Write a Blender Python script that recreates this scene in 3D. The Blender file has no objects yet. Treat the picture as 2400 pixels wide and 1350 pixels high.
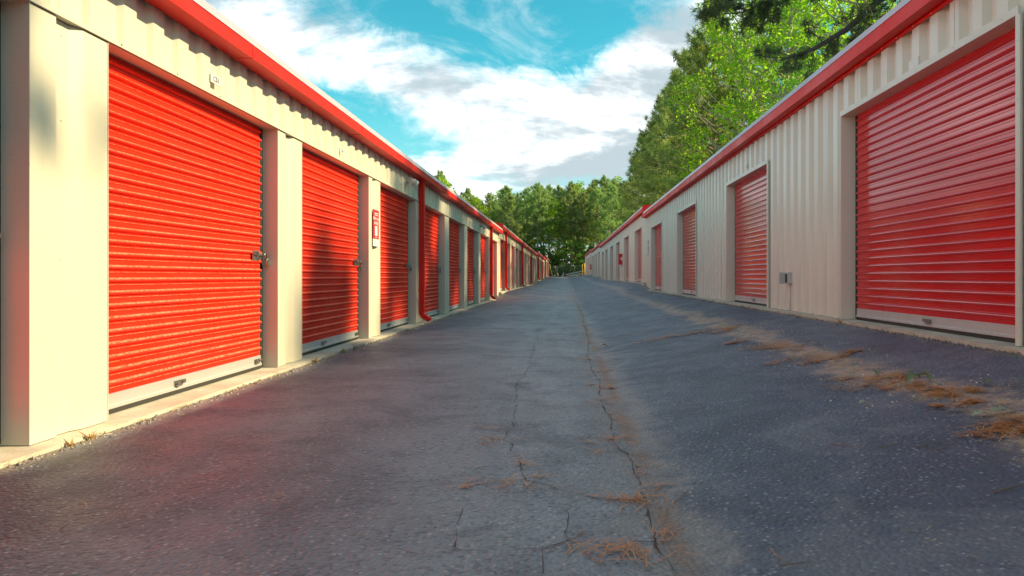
import bpy, math, random
import numpy as np
from mathutils import Vector

random.seed(7)
rng = np.random.default_rng(7)
S = bpy.context.scene
COL = S.collection
R = math.radians

# ------------------------------------------------------------------ camera
HC = 0.85                     # camera height above the lane
FPX, VPX, VPY = 1720.0, 1323.0, 648.0
cd = bpy.data.cameras.new('camera')
cam = bpy.data.objects.new('camera', cd)
COL.objects.link(cam)
cam.location = (0, 0, HC)
cam.rotation_euler = (R(90), 0, 0)
cd.sensor_width = 36
cd.lens = FPX / 2400 * 36
cd.shift_x = -(VPX - 1200) / 2400
cd.shift_y = -(675 - VPY) / 2400
cd.clip_start, cd.clip_end = 0.05, 3000
S.camera = cam

# ------------------------------------------------------------------ sun, sky, exposure
SUN = Vector((1.0, 0.05, 0.61)).normalized()
sl = bpy.data.lights.new('sun', 'SUN')
sl.energy, sl.angle, sl.color = 2.4, R(0.8), (1.0, 0.80, 0.46)
so = bpy.data.objects.new('sun', sl)
so.rotation_euler = SUN.to_track_quat('Z', 'Y').to_euler()
so.location = (30, -15, 40)
COL.objects.link(so)
S.view_settings.view_transform = 'Standard'
S.view_settings.look = 'None'
S.view_settings.gamma = 1
S.view_settings.exposure = 1.9
S.view_settings.use_curve_mapping = False


class NT:
    """small helper round a node tree"""
    def __init__(self, tree):
        self.t = tree
        tree.nodes.clear()

    def n(self, typ, **kw):
        nd = self.t.nodes.new(typ)
        ins = kw.pop('ins', {})
        for k, v in kw.items():
            setattr(nd, k, v)
        for k, v in ins.items():
            self.set(nd, k, v)
        return nd

    def set(self, nd, k, v):
        sock = nd.inputs[k]
        if isinstance(v, bpy.types.NodeSocket):
            self.t.links.new(v, sock)
        else:
            sock.default_value = v

    def m(self, op, a, b=0.0, c=0.0, clamp=False):
        nd = self.n('ShaderNodeMath', operation=op, use_clamp=clamp)
        for i, v in enumerate((a, b, c)):
            self.set(nd, i, v)
        return nd.outputs[0]

    def mix(self, f, a, b, blend='MIX'):
        nd = self.n('ShaderNodeMix', data_type='RGBA', blend_type=blend)
        self.set(nd, 0, f)
        self.set(nd, 6, a if not isinstance(a, tuple) else (*a[:3], 1))
        self.set(nd, 7, b if not isinstance(b, tuple) else (*b[:3], 1))
        return nd.outputs[2]

    def ramp(self, v, lo, hi, a=0.0, b=1.0, smooth=True):
        nd = self.n('ShaderNodeMapRange', interpolation_type='SMOOTHSTEP' if smooth else 'LINEAR')
        for i, q in enumerate((v, lo, hi, a, b)):
            self.set(nd, i, q)
        return nd.outputs[0]

    def noise(self, vec, scale, detail=4, rough=0.55, dist=0.0, dim='3D'):
        nd = self.n('ShaderNodeTexNoise', noise_dimensions=dim)
        if vec is not None:
            self.set(nd, 'Vector', vec)
        self.set(nd, 'Scale', scale)
        self.set(nd, 'Detail', detail)
        self.set(nd, 'Roughness', rough)
        self.set(nd, 'Distortion', dist)
        return nd.outputs[0]


W = bpy.data.worlds.new('World')
S.world = W
W.use_nodes = True
w = NT(W.node_tree)
tc = w.n('ShaderNodeTexCoord')
sx = w.n('ShaderNodeSeparateXYZ', ins={0: tc.outputs['Generated']})
dx, dy, dz = sx.outputs
sky = w.n('ShaderNodeTexSky', sky_type='NISHITA', sun_disc=False)
sky.sun_elevation = math.asin(SUN.z)
sky.sun_rotation = math.atan2(SUN.x, SUN.y)
sky.air_density, sky.dust_density, sky.ozone_density = 1.0, 0.4, 1.6
blue = w.mix(1.0, sky.outputs[0], (0.125, 0.57, 0.47), 'MULTIPLY')
# air pales toward the horizon
blue = w.mix(w.ramp(dz, 0.02, 0.26, 0.85, 0.0), blue, (1.7, 2.4, 2.55))
zc = w.m('ADD', w.m('MAXIMUM', dz, 0.0), 0.16)


def cloud_field(k, off):
    v = w.n('ShaderNodeCombineXYZ', ins={0: w.m('DIVIDE', w.m('MULTIPLY', dx, k), zc),
                                         1: w.m('DIVIDE', w.m('MULTIPLY', dy, k), zc), 2: off})
    a = w.noise(v.outputs[0], 1.15, 9, 0.62, 0.35)
    return a


f1 = cloud_field(1.0, 3.3)
f2 = cloud_field(0.90, 3.3)
bias = None
# cloud banks and clear patches, as directions (x, z) with their spread and weight
BANKS = [(-.38, .315, .11, .05, .14), (-.25, .285, .10, .04, .16), (-.15, .250, .09, .03, .17),
         (.10, .265, .085, .075, .26), (-.03, .215, .16, .045, .20), (-.02, .145, .22, .030, .15),
         (-.10, .345, .15, .040, -.24), (.035, .315, .045, .036, -.22), (.15, .37, .06, .03, -.15),
         (-.33, .215, .07, .028, -.22), (-.24, .165, .05, .030, -.16)]
front = w.ramp(dy, 0.0, 0.5)
for (bx, bz, qx, qz, amp) in BANKS:
    ex = w.m('POWER', w.m('DIVIDE', w.m('SUBTRACT', dx, bx), qx), 2.0)
    ez = w.m('POWER', w.m('DIVIDE', w.m('SUBTRACT', dz, bz), qz), 2.0)
    g = w.m('MULTIPLY', w.m('EXPONENT', w.m('MULTIPLY', w.m('ADD', ex, ez), -1.0)), amp)
    bias = g if bias is None else w.m('ADD', bias, g)
bias = w.m('MULTIPLY', bias, front)
low = w.ramp(dz, 0.0, 0.12, 0.16, 0.0)
bias = w.m('ADD', bias, low)
wisp = w.m('MULTIPLY', w.m('SUBTRACT', w.noise(tc.outputs['Generated'], 14.0, 8, 0.70, 0.8), 0.5), 0.34)
bias = w.m('ADD', bias, wisp)
d1 = w.m('ADD', f1, bias)
d2 = w.m('ADD', f2, bias)
dens = w.ramp(d1, 0.43, 0.66)
# thick parts and parts with more cloud above them go grey
thick = w.m('ADD', w.m('MULTIPLY', d2, 0.7), w.m('MULTIPLY', w.m('SUBTRACT', d2, d1), 1.6))
shade = w.ramp(w.m('ADD', thick, w.m('MULTIPLY', w.m('SUBTRACT', w.noise(tc.outputs['Generated'], 5.0, 3, 0.5), 0.5), 0.6)), 0.12, 0.62)
ccol = w.mix(shade, (5.2, 5.2, 5.2), (1.55, 1.85, 2.0))
ci = w.n('ShaderNodeMapping', ins={0: tc.outputs['Generated'], 3: (5.0, 5.0, 13.0)})
cirrus = w.m('MULTIPLY', w.ramp(w.noise(ci.outputs[0], 1.0, 8, 0.66, 0.9), 0.50, 0.80), 0.42)
blue = w.mix(cirrus, blue, (3.3, 3.5, 3.6))
wcol = w.mix(dens, blue, ccol)
bg = w.n('ShaderNodeBackground', ins={0: wcol, 1: 0.1})
wo = w.n('ShaderNodeOutputWorld', ins={0: bg.outputs[0]})


# ------------------------------------------------------------------ materials
def new_mat(name):
    m = bpy.data.materials.new(name)
    m.use_nodes = True
    t = NT(m.node_tree)
    out = t.n('ShaderNodeOutputMaterial')
    b = t.n('ShaderNodeBsdfPrincipled')
    t.t.links.new(b.outputs[0], out.inputs[0])
    return m, t, b, out


def paint(name, col, rough=0.4, dirt=0.12, scale=2.5, metal=0.0, coat=0.0, bump=0.0, dust=None, streak=0.0, spec=0.5, chalk=0.0):
    """painted or bare sheet metal, wood, plastic: colour with soft grime and fine relief"""
    m, t, b, out = new_mat(name)
    g = t.n('ShaderNodeNewGeometry')
    n1 = t.noise(g.outputs['Position'], scale, 6, 0.6)
    n2 = t.noise(g.outputs['Position'], scale * 18, 3, 0.6)
    f = t.m('MULTIPLY', t.ramp(n1, 0.35, 0.75), dirt)
    f = t.m('ADD', f, t.m('MULTIPLY', t.ramp(n2, 0.45, 0.85), dirt * 0.25))
    dark = tuple(c * 0.55 + 0.02 for c in col)
    c = t.mix(f, col, dark)
    if streak:
        mp = t.n('ShaderNodeMapping', ins={0: g.outputs['Position'], 3: (9.0, 9.0, 0.5)})
        st = t.noise(mp.outputs[0], 1.0, 4, 0.6)
        c = t.mix(t.m('MULTIPLY', t.ramp(st, 0.52, 0.75), streak), c, tuple(q * 0.6 for q in col))
    if chalk:
        ch = t.noise(g.outputs['Position'], 0.9, 7, 0.65, 0.5)
        c = t.mix(t.m('MULTIPLY', t.ramp(ch, 0.5, 0.75), chalk), c, tuple(min(1, q * 0.9 + 0.10) for q in col))
    if dust:
        nz = t.n('ShaderNodeSeparateXYZ', ins={0: g.outputs['Normal']}).outputs[2]
        sp = t.noise(g.outputs['Position'], 55, 4, 0.7)
        df = t.m('MULTIPLY', t.ramp(nz, 0.25, 0.8), t.ramp(sp, 0.36, 0.6))
        c = t.mix(t.m('MULTIPLY', df, dust[1]), c, dust[0])
    t.set(b, 'Base Color', c)
    t.set(b, 'Roughness', t.ramp(n1, 0.3, 0.7, rough * 0.85, min(1, rough * 1.2)))
    t.set(b, 'Metallic', metal)
    t.set(b, 'Specular IOR Level', spec)
    if coat:
        t.set(b, 'Coat Weight', coat)
        t.set(b, 'Coat Roughness', 0.12)
        t.set(b, 'Coat IOR', 1.75)
    if bump:
        bp = t.n('ShaderNodeBump', ins={'Strength': bump, 'Distance': 0.02, 'Height': t.noise(g.outputs['Position'], 1.7, 3)})
        t.set(b, 'Normal', bp.outputs[0])
    return m


M = {}
M['beige'] = paint('beige_panel_paint', (0.60, 0.56, 0.44), 0.42, 0.10, 1.3, bump=0.05, streak=0.10)
M['beige_trim'] = paint('beige_trim_paint', (0.58, 0.54, 0.43), 0.40, 0.12, 2.0, bump=0.05)
M['stone'] = paint('light_stone_panel_paint', (0.72, 0.69, 0.60), 0.34, 0.10, 1.3, bump=0.03, streak=0.06)
M['stone_trim'] = paint('light_stone_trim_paint', (0.68, 0.65, 0.56), 0.36, 0.12, 2.0, bump=0.05)
M['red_door'] = paint('weathered_red_door_paint', (0.82, 0.022, 0.004), 0.50, 0.30, 1.6, dust=((0.80, 0.40, 0.24), 0.62), bump=0.06, chalk=0.12, spec=0.2)
M['red_gloss'] = paint('glossy_red_door_paint', (0.62, 0.002, 0.006), 0.55, 0.12, 1.2, coat=0.9, chalk=0.05, spec=0.08)
M['red_trim'] = paint('red_eave_paint', (0.70, 0.014, 0.008), 0.48, 0.14, 1.5, spec=0.25, bump=0.10, streak=0.12, chalk=0.08)
M['red_box'] = paint('red_enamel', (0.62, 0.01, 0.01), 0.35, 0.1)
M['roof_edge'] = paint('pale_roof_metal', (0.52, 0.40, 0.43), 0.40, 0.15, 2.0, metal=0.2)
M['roof'] = paint('roof_sheet_metal', (0.50, 0.50, 0.49), 0.45, 0.2, 1.0, metal=0.5)
M['alu'] = paint('dull_aluminium', (0.62, 0.63, 0.62), 0.42, 0.25, 5.0, metal=0.55)
M['steel'] = paint('worn_steel', (0.33, 0.32, 0.30), 0.38, 0.4, 30.0, metal=0.9)
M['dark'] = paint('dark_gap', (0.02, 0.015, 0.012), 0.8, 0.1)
M['rubber'] = paint('black_rubber_seal', (0.03, 0.028, 0.025), 0.7, 0.3)
M['white'] = paint('white_plastic', (0.72, 0.72, 0.68), 0.45, 0.12, 8.0)
M['grey_box'] = paint('grey_plastic', (0.46, 0.46, 0.45), 0.5, 0.2, 12.0)
M['black'] = paint('black_print', (0.03, 0.03, 0.035), 0.6, 0.05)
M['lens'] = paint('frosted_lamp_glass', (0.45, 0.44, 0.38), 0.15, 0.2, 20)
M['yellow'] = paint('yellow_safety_paint', (0.70, 0.42, 0.02), 0.45, 0.2, 6)
M['galv'] = paint('galvanised_wire', (0.13, 0.15, 0.13), 0.6, 0.3, 6, metal=0.3)
M['timber'] = paint('pale_weathered_timber', (0.58, 0.55, 0.50), 0.7, 0.3, 6)
M['sign_red'] = paint('printed_red', (0.52, 0.02, 0.035), 0.4, 0.06)
M['twig'] = paint('dry_twig_bark', (0.15, 0.115, 0.08), 0.85, 0.4, 30)
M['crack'] = paint('crack_filled_with_grit', (0.062, 0.048, 0.042), 0.95, 0.3, 20)


def mat_slab():
    m, t, b, out = new_mat('concrete_slab')
    g = t.n('ShaderNodeNewGeometry')
    p = g.outputs['Position']
    a = t.noise(p, 3.0, 7, 0.65)
    s = t.noise(p, 45, 4, 0.7)
    c = t.mix(t.ramp(a, 0.35, 0.7), (0.56, 0.52, 0.42), (0.40, 0.36, 0.28))
    c = t.mix(t.m('MULTIPLY', t.ramp(s, 0.55, 0.75), 0.5), c, (0.24, 0.20, 0.14))
    t.set(b, 'Base Color', c)
    t.set(b, 'Roughness', 0.9)
    bp = t.n('ShaderNodeBump', ins={'Strength': 0.5, 'Distance': 0.01, 'Height': s})
    t.set(b, 'Normal', bp.outputs[0])
    return m


M['slab'] = mat_slab()


def mat_asphalt():
    m, t, b, out = new_mat('asphalt')
    g = t.n('ShaderNodeNewGeometry')
    p = g.outputs['Position']
    xyz = t.n('ShaderNodeSeparateXYZ', ins={0: p}).outputs
    px, py = xyz[0], xyz[1]
    big = t.noise(p, 0.55, 6, 0.6, 0.4)
    mid = t.noise(p, 3.2, 6, 0.62, 0.3)
    fine = t.noise(p, 60, 3, 0.7)
    stones = t.n('ShaderNodeTexVoronoi', feature='F1', ins={'Vector': p, 'Scale': 58.0, 'Randomness': 1.0})
    stone_v = t.n('ShaderNodeSeparateColor', ins={0: stones.outputs['Color']}).outputs
    # the older strip beside the left building is greyer, the newer overlay by the right building darker
    edge = t.m('ADD', px, t.m('MULTIPLY', t.m('SUBTRACT', mid, 0.5), 0.5))
    newer = t.ramp(edge, 0.40, 0.54)
    old_c = t.mix(t.ramp(big, 0.35, 0.68), (0.100, 0.110, 0.135), (0.200, 0.216, 0.248))
    new_c = t.mix(t.ramp(big, 0.35, 0.68), (0.050, 0.064, 0.108), (0.096, 0.114, 0.170))
    c = t.mix(newer, old_c, new_c)
    # traffic-polished paler band along the middle
    band = t.m('MULTIPLY', t.ramp(t.m('ABSOLUTE', t.m('SUBTRACT', edge, -0.15)), 0.0, 0.95, 1.0, 0.0), 0.55)
    streaks = t.noise(t.n('ShaderNodeMapping', ins={0: p, 3: (3.2, 0.35, 1.0)}).outputs[0], 1.0, 6, 0.6, 0.3)
    c = t.mix(t.m('MULTIPLY', band, t.ramp(streaks, 0.36, 0.62, 0.35, 1.35)), c, (0.27, 0.285, 0.31))
    c = t.mix(t.m('MULTIPLY', t.ramp(mid, 0.5, 0.8), 0.4), c, (0.07, 0.068, 0.074))
    # pale aggregate
    st = t.m('MULTIPLY', t.ramp(stone_v[0], 0.72, 0.98), t.ramp(stones.outputs['Distance'], 0.25, 0.5, 1.0, 0.0))
    c = t.mix(t.m('MULTIPLY', st, 0.75), c, (0.42, 0.42, 0.42))
    dk = t.m('MULTIPLY', t.ramp(stone_v[1], 0.55, 1.0), 0.45)
    c = t.mix(dk, c, (0.035, 0.037, 0.045))
    # worn, paler and darker blotches
    blot = t.noise(p, 1.5, 8, 0.68, 0.8)
    c = t.mix(t.m('MULTIPLY', t.ramp(blot, 0.50, 0.62), 0.38), c, (0.20, 0.205, 0.22))
    c = t.mix(t.m('MULTIPLY', t.ramp(blot, 0.47, 0.36), 0.45), c, (0.055, 0.06, 0.075))
    # sandy wash under the drip line of the right eave, and along the slab edges
    wob = t.noise(p, 1.1, 6, 0.65, 0.6)
    wob2 = t.noise(p, 9.0, 5, 0.7)
    dl = t.m('ABSOLUTE', t.m('SUBTRACT', t.m('ADD', px, t.m('MULTIPLY', t.m('SUBTRACT', wob, 0.5), 1.1)), 2.02))
    wash = t.m('MULTIPLY', t.ramp(dl, 0.04, 0.24, 1.0, 0.0), t.ramp(t.m('ADD', wob, t.m('MULTIPLY', wob2, 0.5)), 0.50, 0.78))
    wash = t.m('MULTIPLY', wash, t.ramp(py, 6.0, 30.0, 1.0, 0.55))
    wash = t.m('MULTIPLY', wash, t.ramp(t.m('ADD', wob2, t.m('MULTIPLY', fine, 0.35)), 0.50, 0.74, 0.12, 1.0))
    c = t.mix(t.m('MULTIPLY', wash, 0.75), c, (0.50, 0.335, 0.22))
    for (ex, sgn) in ((-2.45, 1), (2.84, -1)):
        dd = t.m('MULTIPLY', t.m('SUBTRACT', px, ex), float(sgn))
        e = t.m('MULTIPLY', t.ramp(t.m('ADD', dd, t.m('MULTIPLY', wob2, -0.12)), -0.06, 0.06, 1.0, 0.0), 0.55)
        c = t.mix(e, c, (0.26, 0.21, 0.15))
    # brownish silt by the seam
    sm = t.m('ABSOLUTE', t.m('SUBTRACT', edge, 0.36))
    pale = t.m('MULTIPLY', t.ramp(sm, 0.0, 0.26, 1.0, 0.0), t.ramp(wob2, 0.35, 0.6))
    c = t.mix(t.m('MULTIPLY', pale, 0.6), c, (0.25, 0.225, 0.20))
    sn = t.m('ABSOLUTE', t.m('SUBTRACT', px, 0.36))
    silt = t.m('MULTIPLY', t.ramp(t.m('ADD', sn, t.m('MULTIPLY', wob2, 0.10)), 0.05, 0.13, 1.0, 0.0), t.ramp(wob, 0.40, 0.55))
    c = t.mix(t.m('MULTIPLY', silt, 0.75), c, (0.20, 0.105, 0.06))
    t.set(b, 'Base Color', c)
    t.set(b, 'Roughness', t.ramp(mid, 0.3, 0.7, 0.46, 0.60))
    h = t.m('ADD', t.m('MULTIPLY', fine, 0.6), t.m('MULTIPLY', stones.outputs['Distance'], -1.2))
    bp = t.n('ShaderNodeBump', ins={'Strength': 0.8, 'Distance': 0.008, 'Height': h})
    t.set(b, 'Normal', bp.outputs[0])
    return m


M['asphalt'] = mat_asphalt()


def mat_ground():
    m, t, b, out = new_mat('forest_floor')
    g = t.n('ShaderNodeNewGeometry')
    p = g.outputs['Position']
    a = t.noise(p, 0.25, 6, 0.6)
    s = t.noise(p, 6, 5, 0.7)
    c = t.mix(t.ramp(a, 0.4, 0.62), (0.16, 0.085, 0.045), (0.06, 0.075, 0.025))
    c = t.mix(t.m('MULTIPLY', s, 0.6), c, (0.07, 0.045, 0.025))
    t.set(b, 'Base Color', c)
    t.set(b, 'Roughness', 0.95)
    return m


M['ground'] = mat_ground()


def mat_leaf(name, c1, c2, c3, trans=0.45):
    m, t, b, out = new_mat(name)
    g = t.n('ShaderNodeNewGeometry')
    oi = t.n('ShaderNodeObjectInfo')
    r = g.outputs['Random Per Island']
    big = t.noise(g.outputs['Position'], 0.35, 3, 0.5)
    c = t.mix(t.ramp(r, 0.0, 1.0, smooth=False), c1, c2)
    c = t.mix(t.ramp(big, 0.45, 0.65), c, c3)
    hsv = t.n('ShaderNodeHueSaturation', ins={'Hue': t.ramp(oi.outputs['Random'], 0, 1, 0.485, 0.515, False),
                                               'Value': t.ramp(oi.outputs['Random'], 0, 1, 0.82, 1.2, False), 'Color': c})
    t.set(b, 'Base Color', hsv.outputs[0])
    t.set(b, 'Roughness', 0.5)
    tr = t.n('ShaderNodeBsdfTranslucent', ins={0: t.mix(1.0, hsv.outputs[0], (1.75, 1.6, 1.0), 'MULTIPLY')})
    mx = t.n('ShaderNodeMixShader', ins={0: trans, 1: b.outputs[0], 2: tr.outputs[0]})
    t.t.links.new(mx.outputs[0], out.inputs[0])
    return m


M['needles'] = mat_leaf('pine_needle_foliage', (0.13, 0.20, 0.06), (0.29, 0.36, 0.13), (0.20, 0.30, 0.08), 0.58)
M['needles_far'] = mat_leaf('pale_pine_needle_foliage', (0.13, 0.23, 0.08), (0.28, 0.38, 0.16), (0.19, 0.31, 0.10), 0.55)
M['needles_shade_toned'] = mat_leaf('shade_toned_pine_needle_foliage', (0.045, 0.085, 0.032), (0.10, 0.15, 0.055), (0.07, 0.11, 0.04), 0.35)  # backlit shade of the near limb put into a darker needle colour
M['leaves'] = mat_leaf('bright_broad_leaves', (0.11, 0.26, 0.015), (0.28, 0.43, 0.03), (0.20, 0.36, 0.022), 0.62)
M['lime'] = mat_leaf('lime_young_leaves', (0.22, 0.44, 0.015), (0.38, 0.55, 0.03), (0.28, 0.50, 0.02), 0.5)
M['leaves_dark'] = mat_leaf('dark_broad_leaves', (0.05, 0.13, 0.018), (0.13, 0.25, 0.04), (0.08, 0.18, 0.03), 0.45)  # darker green for the shrubs and bushes
M['dry_needles'] = mat_leaf('dry_pine_straw', (0.42, 0.13, 0.035), (0.62, 0.30, 0.10), (0.50, 0.18, 0.05), 0.1)
M['dry_straw'] = mat_leaf('pale_dry_straw', (0.36, 0.25, 0.10), (0.55, 0.38, 0.16), (0.42, 0.28, 0.1), 0.1)
M['leaf_green'] = mat_leaf('fallen_green_leaf', (0.10, 0.18, 0.07), (0.16, 0.24, 0.11), (0.09, 0.16, 0.07), 0.2)
M['leaf_pale'] = mat_leaf('fallen_pale_leaf', (0.24, 0.33, 0.20), (0.30, 0.38, 0.24), (0.26, 0.34, 0.2), 0.2)
M['leaf_brown'] = mat_leaf('fallen_brown_leaf', (0.30, 0.13, 0.07), (0.36, 0.17, 0.09), (0.28, 0.12, 0.06), 0.1)
M['bark'] = paint('pine_bark', (0.24, 0.185, 0.14), 0.9, 0.6, 3.0, bump=0.6)
M['bark_shade_toned'] = paint('shade_toned_pine_bark', (0.075, 0.062, 0.05), 0.9, 0.5, 4.0, bump=0.6)  # pine bark darkened so its colour carries the near limb's backlit shade
M['bark_pale'] = paint('pale_bark', (0.34, 0.30, 0.23), 0.9, 0.5, 3.0, bump=0.6)


# ------------------------------------------------------------------ mesh helpers
def mesh(name, verts, faces, mat, smooth=False):
    me = bpy.data.meshes.new(name)
    me.from_pydata([tuple(v) for v in verts], [], [tuple(f) for f in faces])
    me.materials.append(M[mat])
    if smooth:
        me.polygons.foreach_set('use_smooth', [True] * len(me.polygons))
    me.update()
    return me


def mesh_np(name, v, f, mat, smooth=False):
    """v (n,3), f (m,k) with k = 3 or 4"""
    me = bpy.data.meshes.new(name)
    v = np.asarray(v, np.float32)
    f = np.asarray(f, np.int32)
    k = f.shape[1]
    me.vertices.add(len(v))
    me.vertices.foreach_set('co', v.ravel())
    me.loops.add(f.size)
    me.loops.foreach_set('vertex_index', f.ravel())
    me.polygons.add(len(f))
    me.polygons.foreach_set('loop_start', np.arange(0, f.size, k, dtype=np.int32))
    me.materials.append(M[mat])
    if smooth:
        me.polygons.foreach_set('use_smooth', np.ones(len(f), bool))
    me.update(calc_edges=True)
    return me


def link(name, me, parent=None, loc=None, rot=None):
    o = bpy.data.objects.new(name, me)
    COL.objects.link(o)
    if parent is not None:
        o.parent = parent
    if loc is not None:
        o.location = loc
    if rot is not None:
        o.rotation_euler = rot
    return o


def tag(o, label=None, cat=None, group=None, kind=None):
    if label:
        o['label'] = label
    if cat:
        o['category'] = cat
    if group:
        o['group'] = group
    if kind:
        o['kind'] = kind
    return o


def root(name, loc, label, cat, group=None, rz=0.0):
    o = bpy.data.objects.new(name, None)
    COL.objects.link(o)
    o.location = loc
    o.rotation_euler = (0, 0, rz)
    o.empty_display_size = 0.2
    return tag(o, label, cat, group)


class MB:
    """collects boxes, prisms, tubes; verts in the frame of the thing that will own them"""
    def __init__(self):
        self.v, self.f = [], []

    def add(self, vs, fs):
        n = len(self.v)
        self.v += [tuple(q) for q in vs]
        self.f += [tuple(i + n for i in f) for f in fs]
        return self

    def box(self, x0, x1, y0, y1, z0, z1):
        vs = [(x, y, z) for z in (z0, z1) for y in (y0, y1) for x in (x0, x1)]
        return self.add(vs, [(0, 2, 3, 1), (4, 5, 7, 6), (0, 1, 5, 4), (2, 6, 7, 3), (0, 4, 6, 2), (1, 3, 7, 5)])

    def bevbox(self, x0, x1, y0, y1, z0, z1, b):
        """box with bevelled vertical and horizontal edges (two nested rings)"""
        def ring(ix, z):
            return [(x0 + ix, y0 + ix + b, z), (x0 + ix + b, y0 + ix, z), (x1 - ix - b, y0 + ix, z), (x1 - ix, y0 + ix + b, z),
                    (x1 - ix, y1 - ix - b, z), (x1 - ix - b, y1 - ix, z), (x0 + ix + b, y1 - ix, z), (x0 + ix, y1 - ix - b, z)]
        rs = [ring(b, z0), ring(0, z0 + b), ring(0, z1 - b), ring(b, z1)]
        vs = [p for r in rs for p in r]
        fs = [tuple(range(7, -1, -1)), tuple(range(24, 32))]
        for k in range(3):
            for i in range(8):
                j = (i + 1) % 8
                fs.append((k * 8 + i, k * 8 + j, k * 8 + 8 + j, k * 8 + 8 + i))
        return self.add(vs, fs)

    def prism(self, poly, fn, a, b):
        """poly: 2-D points, fn(p, t) -> 3-D, swept from t=a to t=b with end caps"""
        n = len(poly)
        vs = [fn(p, a) for p in poly] + [fn(p, b) for p in poly]
        fs = [(i, (i + 1) % n, n + (i + 1) % n, n + i) for i in range(n)]
        fs += [tuple(range(n - 1, -1, -1)), tuple(range(n, 2 * n))]
        return self.add(vs, fs)

    def tube(self, pts, rad, n=8, cap=True):
        pts = [Vector(p) for p in pts]
        if not hasattr(rad, '__len__'):
            rad = [rad] * len(pts)
        vs, fs = [], []
        up = Vector((0.13, 0.21, 1)).normalized()
        for i, p in enumerate(pts):
            d = (pts[min(i + 1, len(pts) - 1)] - pts[max(i - 1, 0)]).normalized()
            a = d.cross(up)
            if a.length < 1e-3:
                a = d.cross(Vector((1, 0, 0)))
            a.normalize()
            c = d.cross(a)
            for k in range(n):
                t = 2 * math.pi * k / n
                vs.append(p + (a * math.cos(t) + c * math.sin(t)) * rad[i])
        for i in range(len(pts) - 1):
            for k in range(n):
                j = (k + 1) % n
                fs.append((i * n + k, i * n + j, i * n + n + j, i * n + n + k))
        if cap:
            fs.append(tuple(range(n - 1, -1, -1)))
            fs.append(tuple(range((len(pts) - 1) * n, len(pts) * n)))
        return self.add(vs, fs)

    def build(self, name, mat, parent=None, smooth=False, loc=None):
        return link(name, mesh(name, self.v, self.f, mat, smooth), parent, loc)


# ------------------------------------------------------------------ ground heights
WL, WR = 2.57, 2.95           # distance of the left and right fronts from the lane's axis
ZL = ([-20, 27.2, 30.5, 66.5, 70.5, 93.5, 97.5, 140], [.012, .012, .212, .215, .432, .435, .812, .815])
ZM = ([-20, 5, 25, 45, 70, 95, 125, 140], [-.03, -.02, .03, .13, .29, .51, .80, .84])
ZR = ([-20, 24.6, 27.6, 58.2, 61.2, 77.4, 80.5, 110, 140], [.370, .372, .60, .605, .825, .828, 1.02, 1.02, .86])


def gz(x, y):
    a, b, c = np.interp(y, *ZL), np.interp(y, *ZM), np.interp(y, *ZR)
    xs = [-20, -2.46, -1.2, 0.40, 1.9, 2.86, 20]
    zs = [a, a, 0.35 * a + 0.65 * b + 0.012, b, 0.42 * b + 0.58 * c, c, c]
    return float(np.interp(x, xs, zs))


def gp(px, py, lift=0.0):
    """where the line of sight through a photograph pixel meets the ground"""
    a, e = (px - VPX) / FPX, -(py - VPY) / FPX
    lo, hi = 0.5, 0.5
    while HC + e * hi > gz(a * hi, hi) and hi < 200:
        lo = hi
        hi += 0.1
    for _ in range(20):
        y = (lo + hi) / 2
        if HC + e * y > gz(a * y, y):
            lo = y
        else:
            hi = y
    return Vector((a * hi, hi, gz(a * hi, hi) + lift))


# ------------------------------------------------------------------ ground and lane
def terrain():
    xs = np.unique(np.concatenate([np.linspace(-900, -60, 12), np.linspace(-60, 60, 41), np.linspace(60, 900, 12)]))
    ys = np.unique(np.concatenate([np.linspace(-300, -20, 8), np.linspace(-20, 220, 61), np.linspace(220, 1500, 12)]))
    X, Y = np.meshgrid(xs, ys)
    Z = np.interp(Y, [-20, 0, 30, 60, 100, 127, 132, 200, 400], [-.3, -.3, -.12, .05, .35, .60, .78, 1.0, 1.2])
    Z = Z + 0.12 * np.sin(X * 0.31 + 1.3) * np.sin(Y * 0.23) * np.clip((np.abs(X) - 8) / 6, 0, 1)
    v = np.stack([X, Y, Z], -1).reshape(-1, 3)
    nx, ny = len(xs), len(ys)
    i = np.arange((ny - 1) * nx).reshape(ny - 1, nx)[:, :-1].ravel()
    f = np.stack([i, i + 1, i + nx + 1, i + nx], -1)
    tag(link('ground', mesh_np('ground', v, f, 'ground', True)), kind='structure')


terrain()


def lane():
    xs = np.concatenate([np.arange(-2.66, 3.12, 0.085)])
    ys = np.concatenate([np.arange(-5, 12, 0.10), np.arange(12, 40, 0.25), np.arange(40, 128.5, 0.8)])
    bump = rng.normal(0, 1, (len(ys) // 6 + 3, len(xs) // 6 + 3))
    v = []
    for j, y in enumerate(ys):
        for i, x in enumerate(xs):
            a, b = j / 6, i / 6
            j0, i0 = int(a), int(b)
            fa, fb = a - j0, b - i0
            q = (bump[j0, i0] * (1 - fa) * (1 - fb) + bump[j0 + 1, i0] * fa * (1 - fb)
                 + bump[j0, i0 + 1] * (1 - fa) * fb + bump[j0 + 1, i0 + 1] * fa * fb)
            # rough broken margin at both slabs
            v.append((x, y, gz(x, y) + 0.0022 * q))
    nx, ny = len(xs), len(ys)
    i = np.arange((ny - 1) * nx).reshape(ny - 1, nx)[:, :-1].ravel()
    f = np.stack([i, i + 1, i + nx + 1, i + nx], -1)
    o = link('lane', mesh_np('lane', v, f, 'asphalt', True))
    return tag(o, kind='structure')


LANE = lane()

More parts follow.
